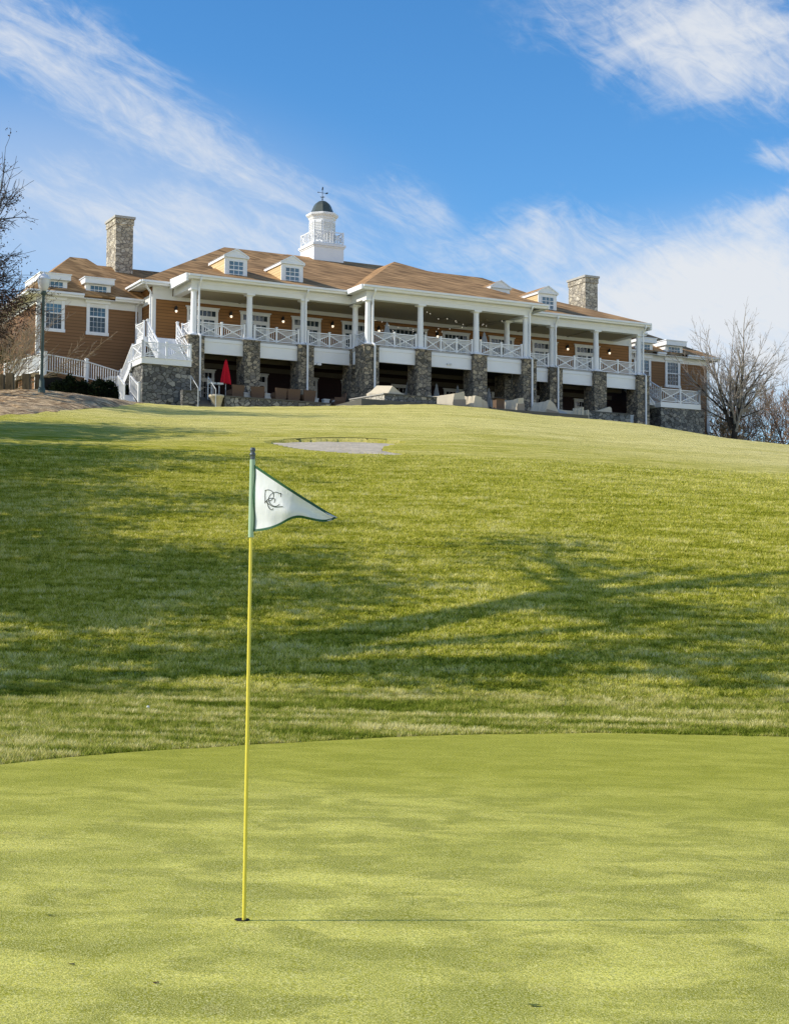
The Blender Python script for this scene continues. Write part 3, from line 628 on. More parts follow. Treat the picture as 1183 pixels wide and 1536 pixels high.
# wall dormers of the wings
for (u0, u1, zb_, zt) in ((-5.45,-3.57,20.4,21.72),(-8.25,-6.35,20.4,21.72),(39.4,41.32,20.3,21.55),(36.6,38.5,20.3,21.55)):
    m = MB(); m.box(u0+.14,u1-.14,4.96,8.2,zb_-.22,zt-.36); d = cb(m, 'wall_dormer', WHITE)
    m = MB(); m.box(u0,u1,4.62,8.4,zt-.359,zt-.03); m.box(u0-.05,u1+.05,4.57,8.4,zt-.029,zt+.03); cb(m, 'dormer_cornice', WHITE, d)
    f = MB(); a, b, c_, e_ = u0+.42, u1-.42, zb_+.34, zt-.46
    f.box(a,b,4.935,4.953,c_,e_); g = f
    cb(g, 'pane', GLASS, d)
    f = MB()
    for i in range(5): x = a+(b-a)*i/4; f.box(x-.01,x+.01,4.91,4.934,c_,e_)
    f.box(a,b,4.912,4.933,(c_+e_)/2-.015,(c_+e_)/2+.015); f.box(a-.06,b+.06,4.9,4.932,c_-.08,c_); f.box(a-.06,b+.06,4.9,4.932,e_,e_+.07); cb(f, 'muntin', WHITE, d)
# roof dormers
def dormer(uc, hw=.73, vf=.5, zb_=21.66, ze=23.14, zp=23.57, z_off=0):
    ve = (ze-21.716)/.41+.0; vp = (zp-21.716)/.41
    m = MB(); m.poly([(uc-hw,vf+.06,zb_+.0),(uc-hw,vf+.06,ze),(uc-hw,ve,ze)]); m.poly([(uc+hw,vf+.06,zb_),(uc+hw,vf+.06,ze),(uc+hw,ve,ze)])
    d = cb(m, 'dormer', DSIDE)
    m = MB(); m.poly([(uc-hw-.12,vf-.12,ze-.03),(uc,vf-.12,zp),(uc,vp,zp),(uc-hw-.12,ve-.1,ze-.03)]); m.poly([(uc+hw+.12,vf-.12,ze-.03),(uc+hw+.12,ve-.1,ze-.03),(uc,vp,zp),(uc,vf-.12,zp)])
    cb(m, 'dormer_roof', ROOF, d)
    m = MB(); m.box(uc-hw-.02,uc+hw+.02,vf,vf+.07,zb_-.1,ze-.06); m.extrude([(uc-hw-.1,ze-.06),(uc+hw+.1,ze-.06),(uc,zp-.03)], lambda p,q,t: (p,t,q), vf-.08, vf+.07)
    m.box(uc-hw-.12,uc+hw+.12,vf-.12,vf-.081,ze-.14,ze-.04); m.bar((uc-hw-.1,vf-.1,ze-.05),(uc,vf-.1,zp-.03),.06,.08); m.bar((uc+hw+.1,vf-.1,ze-.05),(uc,vf-.1,zp-.03),.06,.08)
    for s in (-1,1): m.bar((uc+s*(hw+.05),vf-.05,ze-.10),(uc+s*(hw+.05),ve-.25,ze-.10),.07,.2)
    cb(m, 'dormer_front', WHITE, d)
    x0, x1, z0, z1 = uc-.47, uc+.47, zb_+.03, ze-.36
    f = MB(); f.box(x0,x1,vf-.012,vf-.006,z0,z1); cb(f, 'pane', GLASS, d)
    f = MB()
    for i in range(4): x = x0+(x1-x0)*i/3; f.box(x-.018,x+.018,vf-.035,vf-.013,z0,z1)
    for i in range(5): zz = z0+(z1-z0)*i/4; w_ = .035 if i == 2 else .018; f.box(x0,x1,vf-.034,vf-.0135,zz-w_,zz+w_)
    f.box(x0-.08,x1+.08,vf-.06,vf-.0128,z0-.09,z0-.02); cb(f, 'muntin', WHITE, d)
for u in (2.93, 6.75, 22.2, 26.02): dormer(u)
# chimneys
def chimney(u0, u1, v0, v1, z0, z1):
    m = MB(); m.box(u0,u1,v0,v1,z0,z1-.55); m.box(u0-.05,u1+.05,v0-.05,v1+.05,z1-.549,z1-.16); o = cb(m, 'chimney', CHIM)
    m = MB(); m.box(u0-.12,u1+.12,v0-.12,v1+.12,z1-.159,z1); cb(m, 'chimney_cap', CONC, o); m = MB(); m.box(u0+.2,u1-.2,v0+.3,v1-.3,z1+.001,z1+.1); cb(m, 'flue', DARK, o)
chimney(-2.27,-1.10,8.7,10.75,20.7,26.88); chimney(34.85,35.98,8.7,11.0,20.7,26.78)
m = MB(); m.tube((-3.84,9.8,23.3),(-3.84,9.8,23.85),.06,n=8); cb(m, 'vent_pipe', BLACK); m = MB(); m.tube((38.3,9.6,22.6),(38.3,9.6,23.6),.03,n=6); m.bar((38.1,9.6,23.35),(38.5,9.6,23.35),.03); m.bar((38.15,9.6,23.5),(38.45,9.6,23.5),.03); cb(m, 'roof_mast', STEEL)
# cupola
cu, cv = 13.75, 11.17
m = MB(); h = 1.17; m.box(cu-h,cu+h,cv-h,cv+h,24.9,26.80); m.box(cu-h-.05,cu+h+.05,cv-h-.05,cv+h+.05,26.801,26.90); m.box(cu-h-.12,cu+h+.12,cv-h-.12,cv+h+.12,26.901,27.06)
cup = cb(m, 'cupola', WHITE)
m = MB(); P = [(cu-h+.03,cv-h+.03,27.06),(cu+h-.03,cv-h+.03,27.06),(cu+h-.03,cv+h-.03,27.06),(cu-h+.03,cv+h-.03,27.06)]
for i in range(4):
    a, b = Vector(P[i]), Vector(P[(i+1) % 4]); Z = Vector((0,0,1)); d = b-a
    for q in (.08,.88): m.bar(a+Z*q, b+Z*q, .06, .06)
    for s in (0,.36,.44,.56,.64): m.bar(a+d*s, a+d*s+Z*.95, .07 if s == 0 else .05, up=(0,1,0))
    for s0, s1 in ((0,.36),(.64,1)):
        m.bar(a+d*s0+Z*.1, a+d*s1+Z*.88, .045); m.bar(a+d*s0+Z*.88, a+d*s1+Z*.1, .044)
        sm = (s0+s1)/2; ds = d.normalized()*.2
        for e in ((-1,0,0,1),(0,1,1,0),(1,0,0,-1),(0,-1,-1,0)): m.bar(a+d*sm+ds*e[0]+Z*(.48+.2*e[1]), a+d*sm+ds*e[2]+Z*(.48+.2*e[3]), .035)
cb(m, 'cupola_railing', WHITE, cup)
m = MB(); m.lathe([(.98,27.061),(.98,27.3),(.93,27.32),(.93,28.95),(.98,29.0),(1.0,29.1),(1.16,29.26),(1.18,29.38),(1.12,29.41)], (cu,cv,0), 8, False, R(22.5))
cb(m, 'lantern_drum', WHITE, cup)
m = MB()
for i in range(8):
    a = i*math.pi/4; c_, s_ = math.cos(a), math.sin(a); rr_ = .93*math.cos(math.pi/8)+.012
    for j in range(11):
        z0 = 27.55+j*.115; m.bar((cu+c_*rr_-s_*.22, cv+s_*rr_+c_*.22, z0), (cu+c_*rr_+s_*.22, cv+s_*rr_-c_*.22, z0), .05, .06)
    for e in (-.27,.27): m.bar((cu+c_*rr_-s_*e, cv+s_*rr_+c_*e, 27.45), (cu+c_*rr_-s_*e, cv+s_*rr_+c_*e, 28.85), .06, .05)
cb(m, 'louvre', TRIM, cup)
m = MB(); m.lathe([(1.0,29.411),(.90,29.46),(.80,29.62),(.70,29.85),(.62,30.05),(.50,30.22),(.33,30.35),(.12,30.43),(.03,30.46)], (cu,cv,0), 8, False, R(22.5)); cb(m, 'dome', COP, cup)
m = MB(); m.tube((cu,cv,30.4),(cu,cv,31.45),.02,n=6); m.lathe([(.01,0),(.06,.05),(.06,.08),(.01,.13)],(cu,cv,30.5),8)
m.bar((cu-.34,cv-.02,31.02),(cu+.36,cv+.02,31.02),.025); m.poly([(cu+.2,cv,31.02),(cu+.42,cv,31.12),(cu+.45,cv,31.02),(cu+.3,cv,30.96)]); m.poly([(cu-.42,cv,31.02),(cu-.3,cv,31.07),(cu-.3,cv,30.97)])
m.poly([(cu-.22,cv,30.78),(cu-.1,cv,30.72),(cu+.1,cv,30.72),(cu+.24,cv,30.77),(cu+.1,cv,30.67),(cu-.1,cv,30.67)])
m.poly([(cu-.06,cv,31.2),(cu+.05,cv,31.24),(cu+.07,cv,31.42),(cu+.01,cv,31.48),(cu-.04,cv,31.36)]); m.bar((cu,cv-.25,30.72),(cu,cv+.25,30.72),.025)
cb(m, 'weathervane', BLACK, cup)
# downspouts
def spout(u, v, vw, side=1):
    m = MB(); P = [(u,v-.05,21.3),(u,v-.05,21.12),(u-.10*side*0,vw-.08,20.78),(u,vw-.08,17.9),(u,vw-.39,17.7),(u,vw-.39,13.2)]
    for a, b in zip(P, P[1:]): m.bar(a, b, .10, .085, up=(0,1,.01))
    cb(m, 'downspout', WHITE)
spout(.22,-.6,-.24); spout(7.36,-.6,-.24); spout(26.15,-.6,-.24); spout(33.55,-.6,-.24); spout(10.98,-2.8,-2.44); spout(22.64,-2.8,-2.44)
m = MB(); P = [(-2.3,2.35,21.28),(-2.0,2.9,21.05),(-1.75,3.0,20.85),(-1.75,3.0,15.5)]
for a, b in zip(P, P[1:]): m.bar(a, b, .1, .1, up=(0,1,.01))
m.bar((-1.9,4.55,20.5),(-2.0,5.0,20.2),.09); m.bar((-2.0,5.02,20.2),(-2.0,5.02,14.8),.09,up=(0,1,.01)); cb(m, 'downspout', WHITE)
# little fixtures
m = MB(); m.box(7.75,8.05,-.42,-.28,16.55,16.68); m.box(8.15,8.42,-.42,-.28,16.55,16.68); m.box(8.02,8.18,-.3,-.26,16.6,16.75); cb(m, 'floodlight', WHITE)
m = MB(); m.box(16.35,16.5,-2.56,-2.48,16.92,17.02); m.box(16.53,16.68,-2.56,-2.48,16.92,17.02); cb(m, 'floodlight', STEEL)
m = MB(); m.box(-3.05,-2.7,5.0,5.12,15.75,16.1); cb(m, 'utility_box', WHITE)
m = MB(); m.box(-3.9,-2.45,3.9,5.1,14.4,15.35); m.box(-4.0,-2.35,3.8,5.12,15.351,15.5); cb(m, 'bulkhead', WHITE)
# left landing and its stairs
def stair(u0, u1, v0, v1, z0, z1, mat=WHITE):
    m = MB(); n_ = max(2, round((z0-z1)/.17))
    for i in range(n_):
        va = v0+(v1-v0)*i/n_; vb = v0+(v1-v0)*(i+1)/n_; zt = z0-(z0-z1)*(i+1)/n_
        m.box(u0,u1,min(va,vb),max(va,vb),zt-.20,zt+.001*i)
    for u in (u0-.04,u1+.0): m.hexa([(u,v0,z0-.35),(u+.04,v0,z0-.35),(u+.04,v1,z1-.30),(u,v1,z1-.30),(u,v0,z0),(u+.04,v0,z0),(u+.04,v1,z1+.05),(u,v1,z1+.05)])
    return cb(m, 'stair', mat)
m = MB(); m.box(-3.55,-.56,-1.1,1.2,12.2,15.64); cb(m, 'stone_base', STONEG)
m = MB(); m.box(-3.66,-.54,-1.22,1.3,15.66,16.0); m.box(-3.7,-.5,-1.26,1.34,16.001,16.05); m.box(-2.7,-.31,1.5,3.05,17.42,17.74); m.box(-2.66,-2.5,1.55,1.7,15.2,17.4); cb(m, 'landing', WHITE)
stair(-2.35,-.62,1.5,-.6,17.74,16.05)
rail_part((-3.6,-1.16,16.05),(-.6,-1.16,16.05),2); rail_part((-3.6,-1.16,16.05),(-3.6,.6,16.05),1)
m = MB(); 
for u in (-2.4,-.5):
    for i in range(9):
        s = i/8; q = Vector((u,1.5,17.75)).lerp(Vector((u,-.6,16.1)), s); m.bar(q, q+Vector((0,0,.9)), .05, .05, up=(0,1,.01))
    m.bar((u,1.55,18.68),(u,-.65,17.0),.10,.07); m.bar((u,1.55,17.88),(u,-.65,16.2),.05,.06); m.bar((u,1.55,18.4),(u,-.65,16.45),.04,.04); m.bar((u,1.55,18.0),(u,-.65,16.9),.041,.04)
    post(m, (u,1.5,17.7), 1.05); post(m, (u,-.62,16.05), 1.0); post(m, (u,.45,16.8), 1.05, .1)
cb(m, 'stair_railing', WHITE)
rail_part((-2.62,1.55,17.74),(-2.62,3.0,17.74),1)
stair(-3.62,-2.75,.7,2.5,16.0,14.6)
m = MB()
for u in (-3.66,):
    for i in range(11):
        q = Vector((u,.6,16.0)).lerp(Vector((u,2.5,14.7)), i/10); m.bar(q, q+Vector((0,0,.9)), .045, .045, up=(0,1,.01))
    m.bar((u,.6,16.95),(u,2.5,15.6),.09,.07); m.bar((u,.6,16.1),(u,2.5,14.8),.05,.06); post(m,(u,2.5,14.4),1.3)
m.hexa([(-3.74,.6,15.6),(-3.7,.6,15.6),(-3.7,2.5,14.3),(-3.74,2.5,14.3),(-3.74,.6,16.0),(-3.7,.6,16.0),(-3.7,2.5,14.75),(-3.74,2.5,14.75)])
cb(m, 'stair_railing', WHITE)
stair(-4.35,-3.62,.8,-.6,14.1,13.1); 
m = MB(); pickets(m,(-3.62,.9,14.15),(-3.62,-.7,13.35),1.0,.16); post(m,(-3.62,-.72,12.9),1.6,.15); post(m,(-3.62,.95,13.6),1.65,.12); pickets(m,(-4.4,.9,14.15),(-4.4,-.4,13.45),.95,.16); cb(m, 'stair_railing', WHITE)
# right landing
m = MB(); m.box(35.4,39.3,.05,2.9,11.2,15.66); m.box(34.3,35.39,1.3,2.9,11.2,15.4); cb(m, 'stone_base', STONEG)
m = MB(); m.box(35.3,38.9,-.03,2.9,15.68,16.05); m.box(33.72,36.3,2.95,4.6,17.42,17.74); cb(m, 'landing', WHITE)
stair(33.95,35.25,2.95,.6,17.74,16.05)
rail_part((35.36,.03,16.05),(38.82,.03,16.05),2,h=.95); rail_part((35.36,.03,16.05),(35.36,2.1,16.05),1,h=.95); rail_part((38.82,.03,16.05),(38.82,2.8,16.05),1,h=.95)
m = MB()
for u in (35.3,):
    for i in range(15):
        q = Vector((u,3.4,17.75)).lerp(Vector((u,.1,16.1)), i/14); m.bar(q+Vector((0,0,.05)), q+Vector((0,0,.95)), .035, .035, up=(0,1,.01))
    m.bar((u,3.4,18.72),(u,.05,17.07),.10,.07); m.bar((u,3.4,17.85),(u,.05,16.2),.05,.06); m.bar((u,3.4,18.5),(u,.05,16.3),.04,.04); m.bar((u,3.4,18.0),(u,.05,16.9),.041,.04)
    for s in (0,.5): q = Vector((u,3.4,17.7)).lerp(Vector((u,.05,16.05)), s); post(m, q, 1.08, .11)
m.bar((33.9,.4,17.2),(34.9,.2,15.9),.08,.07)
cb(m, 'stair_railing', WHITE)

# ------------------------------------------------------------------ patio in front of the lower storey
def U_(u, v, z): return W(u, v, z)
PZ_ = 13.72
m = MB(); m.box(.55,33.6,-2.4,3.0,12.2,PZ_); m.box(8.2,24.5,-6.6,-2.41,12.2,PZ_-.004)
tag(m.build('patio', SLATE, loc=(OX,OY,0)), kind='structure').rotation_euler = (0,0,TH)
def bt(m, name, mat, label, cat, group=None, u=0, v=0, z=0, rz=0):
    o = m.build(name, mat, loc=W(u,v,z)); o.rotation_euler = (0,0,TH+rz); return tag(o, label, cat, group)
def bthing(name, label, cat, u, v, z, group=None, rz=0): return thing(name, label, cat, W(u,v,z), TH+rz, group)
def low_wall(pts, name, label, cap=SLATE):
    t = bthing(name, label, 'stone wall', *pts[0][:2], 0)
    u0, v0 = pts[0][:2]; m = MB(); c = MB()
    for (ua, va, z0, z1), (ub, vb, _, _) in zip(pts, pts[1:]):
        d = Vector((ub-ua, vb-va, 0)).normalized(); n_ = Vector((-d.y, d.x, 0))*.2; a = Vector((ua-u0,va-v0,0)); b = Vector((ub-u0,vb-v0,0)); e = d*.2
        a2, b2 = a-e, b+e*0
        m.hexa([a2-n_+Vector((0,0,z0)), b2-n_+Vector((0,0,z0)), b2+n_+Vector((0,0,z0)), a2+n_+Vector((0,0,z0)), a2-n_+Vector((0,0,z1)), b2-n_+Vector((0,0,z1)), b2+n_+Vector((0,0,z1)), a2+n_+Vector((0,0,z1))])
        n2 = n_*1.2; zz = Vector((0,0,z1)); z3 = Vector((0,0,z1+.07))
        c.hexa([a2-n2+zz, b2-n2+zz, b2+n2+zz, a2+n2+zz, a2-n2+z3, b2-n2+z3, b2+n2+z3, a2+n2+z3])
    m.build('wall_body', STONEG, t); c.build('coping', cap, t); return t
low_wall([(1.2,-2.6,12.3,13.78),(8.0,-2.6,12.3,13.78)], 'stone_wall', 'low dark rubble wall in front of the row of wicker chairs')
w2 = low_wall([(10.1,-6.1,12.3,14.12),(13.5,-6.1,12.3,14.12)], 'stone_wall', 'sunlit low stone wall corner enclosing the middle of the patio')
def slab(pts, z0, z1, zb1=None):      # a flat-sided block over a plan quadrilateral; the two back corners may be lower
    zb1 = z1 if zb1 is None else zb1; m = MB(); zz = [z1, z1, zb1, zb1]
    m.hexa([(x,y,z0) for x,y in pts]+[(x,y,z) for (x,y),z in zip(pts, zz)]); return m
slab([(-.21,-.19),(.2,.21),(-.9,2.35),(-1.3,2.3)], 12.3, 14.118, 13.98).build('wall_return', SUNLIT_STONE, w2)
c_ = MB(); c_.hexa([(-.27,-.2,14.12),(.24,.26,14.12),(-.86,2.4,13.985),(-1.36,2.3,13.985),(-.27,-.2,14.188),(.24,.26,14.188),(-.86,2.4,14.05),(-1.36,2.3,14.05)]); c_.build('coping', CONC, w2)
low_wall([(27.2,-2.6,12.2,14.52),(30.6,-2.6,12.2,14.42)], 'stone_wall', 'low grey stone wall under the right end of the porch')
low_wall([(-1.3,-2.2,12.2,14.0),(-.4,-2.2,12.2,13.9)], 'stone_wall', 'short stone cheek wall beside the garden steps at left')
# tarpaulin covers
def tarp(name, label, u, v, z, poly_top, base, mat=TARP, group='beige covers over patio furniture', cat='furniture cover'):
    """base: list of (u,v,z) ring, poly_top: ring of the same length higher up"""
    n_ = len(base); m = MB(); mid = []
    for a, b in zip(base, poly_top):
        a = Vector(a); b = Vector(b); mid.append(a.lerp(b,.55)+Vector((random.uniform(-.05,.05),random.uniform(-.05,.05),random.uniform(-.03,.03))))
    cen = sum((Vector(p) for p in poly_top), Vector())/n_; V_ = [tuple(p) for p in base]+[tuple(p) for p in mid]+[tuple(p) for p in poly_top]+[tuple(cen+Vector((0,0,-.04)))]
    m.add(V_, [(j*n_+i, j*n_+(i+1) % n_, (j+1)*n_+(i+1) % n_, (j+1)*n_+i) for j in (0,1) for i in range(n_)] + [(2*n_+i, 2*n_+(i+1) % n_, 3*n_) for i in range(n_)])
    return bt(m, name, mat, label, cat, group, u, v, z)
D_ = Vector((-.54,.84))
def cover(label, u, v, L, w, hs, mat=TARP, z0=PZ_, lean=.06, back=None):
    """a tarpaulin over one piece of furniture: its long side runs back-left from the front corner; hs = heights front-left, front-right, back-right, back-left"""
    t = bthing('furniture_cover', label, 'furniture cover', u, v, z0, 'beige covers over patio furniture'); n_ = 7; P = []; hs = [h_*.86 for h_ in hs]
    for i in range(n_+1):
        s_ = i/n_; q = D_*L*s_; hl = hs[0]+(hs[3]-hs[0])*s_; hr = hs[1]+(hs[2]-hs[1])*s_; sag = .10*math.sin(math.pi*s_)*min(1,L/2)
        for (x, z_) in ((-.03,-.5),(-.02,hl*.35),(lean,hl-sag+.02*math.sin(i*2.3)),(w*.5,(hl+hr)/2-sag*1.3),(w-lean,hr-sag),(w+.03,hr*.3),(w+.03,-.5)): P.append((q.x+x+.025*math.sin(i*1.9+x*7), q.y+.02*math.sin(i*2.7+z_*5), z_))
    m = MB(); m.add(P, [(i*7+j, (i+1)*7+j, (i+1)*7+j+1, i*7+j+1) for i in range(n_) for j in range(6)]+[tuple(range(7)), tuple(n_*7+j for j in range(7))[::-1]]); m.build('tarpaulin', mat, t)
    return t
def panel(t, pts, mat): m = MB(); m.poly(pts); m.build('end_panel', mat, t)
t = cover('peaked beige tarpaulin lying on the sunlit corner of the stone wall', 10.3,-5.95,1.5,1.1,(.30,.22,.15,.35),z0=14.2,lean=.3)
panel(t, [(0,-.03,.0),(1.1,-.03,.0),(.75,-.02,.22),(.3,-.02,.52)], TARP); panel(t, [(-.02,-.03,0),(.3,-.02,.52),(-.25,1.0,.62),(-.82,1.27,0)], TARP); panel(t, [(1.1,-.03,.0),(2.1,.3,.0),(1.2,1.2,.1),(.3,-.02,.52),], TARP)
t = cover('long sagging beige sofa cover with a shade-darkened end, right of the sunlit wall', 15.0,-5.7,3.2,.85,(1.0,1.22,1.1,1.0)); panel(t, [(-.03,-.06,-.4),(.88,-.06,-.4),(.88,-.06,.55),(-.03,-.06,.48)], TARP_SHADED)
cover('small beige chair cover left of the low dark table', 16.5,-5.7,.8,.6,(.98,.9,.8,1.0))
t = cover('low drooping beige cover just left of the dark table', 17.1,-5.5,.9,.55,(.8,.62,.6,.82))
t = cover('beige cover with a square front behind the dark table', 19.75,-5.6,1.2,.5,(1.05,1.12,1.0,.95)); panel(t, [(.0,-.06,-.4),(.5,-.06,-.4),(.5,-.06,.6),(.0,-.06,.52)], TARP_SHADED)
t = cover('tent shaped beige tarpaulin with dark shaded end below the right pavilion pier', 22.35,-4.9,1.15,1.0,(1.25,.95,.8,1.1),lean=.3); panel(t, [(.05,-.06,-.4),(1.0,-.06,-.4),(1.0,-.06,.3),(.05,-.06,.45)], TARP_SHADED)
cover('low grey beige cover lying right of the tent shaped tarpaulin', 23.7,-4.1,.9,.9,(.75,.5,.5,.7), GREYC)
cover('bright upright box shaped cover standing left of the low grey wall', 26.0,-3.7,.7,.12,(1.08,1.08,1.05,1.05),lean=.01)
cover('narrow pale cover post at the left end of the low grey wall', 26.65,-3.4,.3,.1,(.97,.97,.95,.95),lean=.01)
t = bthing('furniture_cover', 'long pale cover rising to a rounded right end behind the low grey wall', 'furniture cover', 25.3,-1.9,PZ_, 'beige covers over patio furniture')
m = MB(); pr = [(.1,.95),(.8,.92),(1.6,.93),(2.4,.97),(3.2,1.05),(3.8,1.22),(4.2,1.38),(4.35,1.4),(4.45,1.3)]; P = []
for x, z_ in pr: P += [(x-.02,-.06,0),(x,0,z_*.6),(x,.1,z_),(x,.8,z_-.03),(x,1.0,0)]
m.add(P, [(i*5+j, (i+1)*5+j, (i+1)*5+j+1, i*5+j+1) for i in range(len(pr)-1) for j in range(4)]+[(0,1,2,3,4), tuple((len(pr)-1)*5+j for j in range(5))[::-1]]); m.build('tarpaulin', TARP, t)
# dark table
t = bthing('patio_table', 'low dark table between two beige furniture covers', 'table', 18.3,-5.7,PZ_)
m = MB(); m.box(-.42,.42,-.35,.35,.74,.79); m.build('tabletop', BLACK, t); m = MB(); m.box(-.3,.3,-.22,.22,0,.739); m.build('table_base', WICK, t)
# wicker chairs
def chair(label, u, v, rz):
    t = bthing('wicker_chair', label, 'chair', u, v, PZ_, 'wicker chairs along the left of the patio', rz)
    m = MB(); P = [(-.36,-.36),(.36,-.36),(.36,.34),(-.36,.34)]
    m.hexa([(-.33,-.33,.06),(.33,-.33,.06),(.33,.33,.06),(-.33,.33,.06),(-.38,-.36,.36),(.38,-.36,.36),(.38,.36,.36),(-.38,.36,.36)]); m.build('seat', WICK, t)
    m = MB(); m.hexa([(-.38,-.36,.361),(.38,-.36,.361),(.38,-.27,.361),(-.38,-.27,.361),(-.42,-.44,.92),(.42,-.44,.92),(.42,-.35,.92),(-.42,-.35,.92)]); m.build('backrest', WICK, t)
    for s in (-1,1): m = MB(); m.hexa([(s*.38-.05,-.26,.361),(s*.38+.05,-.26,.361),(s*.38+.05,.34,.361),(s*.38-.05,.34,.361),(s*.41-.05,-.26,.64),(s*.41+.05,-.26,.64),(s*.41+.05,.36,.62),(s*.41-.05,.36,.62)]); m.build('armrest', WICK, t)
    m = MB(); m.box(-.31,.31,-.25,.33,.362,.47); m.build('cushion', CUSH, t)
    return t
for lab, u, rz in (('brown wicker chair right of the red umbrella, seen from behind',2.1,.1),('dark wicker chair in front of the second stone pier with a white cushion edge',3.55,-.35),('wicker chair between the white table and the second downspout, third of the row',4.9,.15),('wicker chair fourth in the row on the left patio',5.85,-.1),('wicker chair fifth in the row, in front of the pier with the downspout',6.85,.05),('wicker chair last in the row, lying against the sunlit wall corner',9.0,1.45)):
    chair(lab, u, -1.7, rz)
for lab, u, w_, h_ in (('low pale side table between the first and second wicker chairs',2.95,.5,.58),('bright white cube table between the second and third wicker chairs',4.35,.62,.62),('white cube table right of the fourth wicker chair',6.38,.35,.55),('white cube table right of the fifth wicker chair',7.55,.4,.55),('pale side table alone near the dark doorway',8.3,.42,.55)):
    t = bthing('side_table', lab, 'side table', u, -1.35, PZ_, 'pale side tables between the wicker chairs')
    m = MB(); m.box(-w_/2,w_/2,-w_/2,w_/2,h_-.07,h_); m.build('tabletop', CUSH, t); m = MB(); m.box(-w_/2+.03,w_/2-.03,-w_/2+.03,w_/2-.03,0,h_-.071); m.build('table_base', CUSH, t)
# two bar stools / heaters with white tops
for lab, u in (('left of two white topped bar stools beside the red umbrella',.75),('right of two white topped bar stools beside the red umbrella',1.25)):
    t = bthing('bar_stool', lab, 'bar stool', u, -1.2, PZ_, 'white topped bar stools')
    m = MB(); m.box(-.2,.2,-.2,.2,.98,1.09); m.build('seat', CUSH, t)
    m = MB(); m.tube((0,0,.05),(0,0,.979),.035); m.lathe([(.2,0),(.2,.03),(.04,.06)],(0,0,0),16); m.tube((0,.0,.45),(.0,.17,.45),.015); m.build('pedestal', STEEL, t)
# closed umbrellas
def umbrella(label, u, v, z, h, r, mat, group):
    t = bthing('patio_umbrella', label, 'umbrella', u, v, z, group)
    m = MB(); m.tube((0,0,.06),(0,0,h),.022,n=8); m.build('pole', STEEL, t); m = MB(); m.lathe([(.24,0),(.24,.05),(.05,.08)],(0,0,0),16); m.build('base', CONC, t)
    m = MB(); n_ = 16; prof = [(r*.95,h*.42),(r,h*.46),(r*.8,h*.62),(r*.5,h*.82),(r*.28,h*.93),(r*.30,h*.955),(.02,h*1.01)]; P = []
    for q, zz in prof:
        for i in range(n_): k_ = 1. if i % 2 == 0 else .55; a = math.tau*i/n_; P.append((q*k_*math.cos(a), q*k_*math.sin(a), zz-(0 if i % 2 == 0 else -.05)))
    m.add(P, [(j*n_+i, j*n_+(i+1) % n_, (j+1)*n_+(i+1) % n_, (j+1)*n_+i) for j in range(len(prof)-1) for i in range(n_)]); m.build('canopy', mat, t)
    return t
umbrella('closed bright red patio umbrella under the left end of the porch', 1.75,-1.0,PZ_, 2.55,.36,REDC,None)
for lab, u in (('closed grey umbrella on the lower patio behind the sunlit wall corner',14.56),('closed grey umbrella on the lower patio right of the second pavilion pier',16.7),('closed grey umbrella on the lower patio left of the third pavilion pier',18.3),('closed grey umbrella on the lower patio right of the third pavilion pier',20.7)):
    umbrella(lab, u, -.5, PZ_, 2.2,.26,GREYC,'closed grey umbrellas on the lower patio')
for lab, u in (('closed grey umbrella on the upper porch left of the wide pavilion doors',13.08),('closed grey umbrella on the upper porch behind the fourth pavilion column',20.4)):
    umbrella(lab, u, -.4, 17.775, 1.9,.30,GREYC,'closed grey umbrellas on the upper porch')
# planter, handrails, steps, cooler
m = MB(); m.lathe([(.24,0),(.40,.62),(.46,.66),(.46,.78),(.38,.79),(.36,.66)], (0,0,0), 20); bt(m, 'planter_pot', CLAY, 'pale round planter pot beside the garden steps at the left of the patio', 'planter', None, .55,-2.6,13.08)
for lab, u in (('thin grey metal handrail left of the garden steps','a'),('thin grey metal handrail beside the pale planter pot','b')):
    uu = -.75 if u == 'a' else .35
    m = MB(); P = [(0,1.3,.3),(0,1.3,1.75),(0,.0,.85),(0,.0,-.6)]
    for a, b in zip(P, P[1:]): m.tube(a, b, .028, n=8)
    bt(m, 'handrail', STEEL, lab, 'handrail', 'metal handrails of the garden steps', uu, -3.0, 13.3)
m = MB()
for i in range(5): m.box(-.55,.55,i*.3,i*.3+.3,-1.,.15*i+.1)
bt(m, 'garden_steps', SLATE, 'dark stone garden steps between the two metal handrails', 'steps', None, -.2,-2.9,13.1)
m = MB(); m.box(-.28,.28,-.25,.25,0,.85); m.box(-.31,.31,-.28,.28,.851,.92); m.tube((-.5,0,.3),(-.5,0,.95),.05,n=8); m.box(-.62,-.38,-.1,.1,0,.3)
bt(m, 'drinks_cooler', GREYC, 'pale drinks cooler on the patio left of the last stone pier', 'cooler', None, 31.2,-1.7,PZ_)
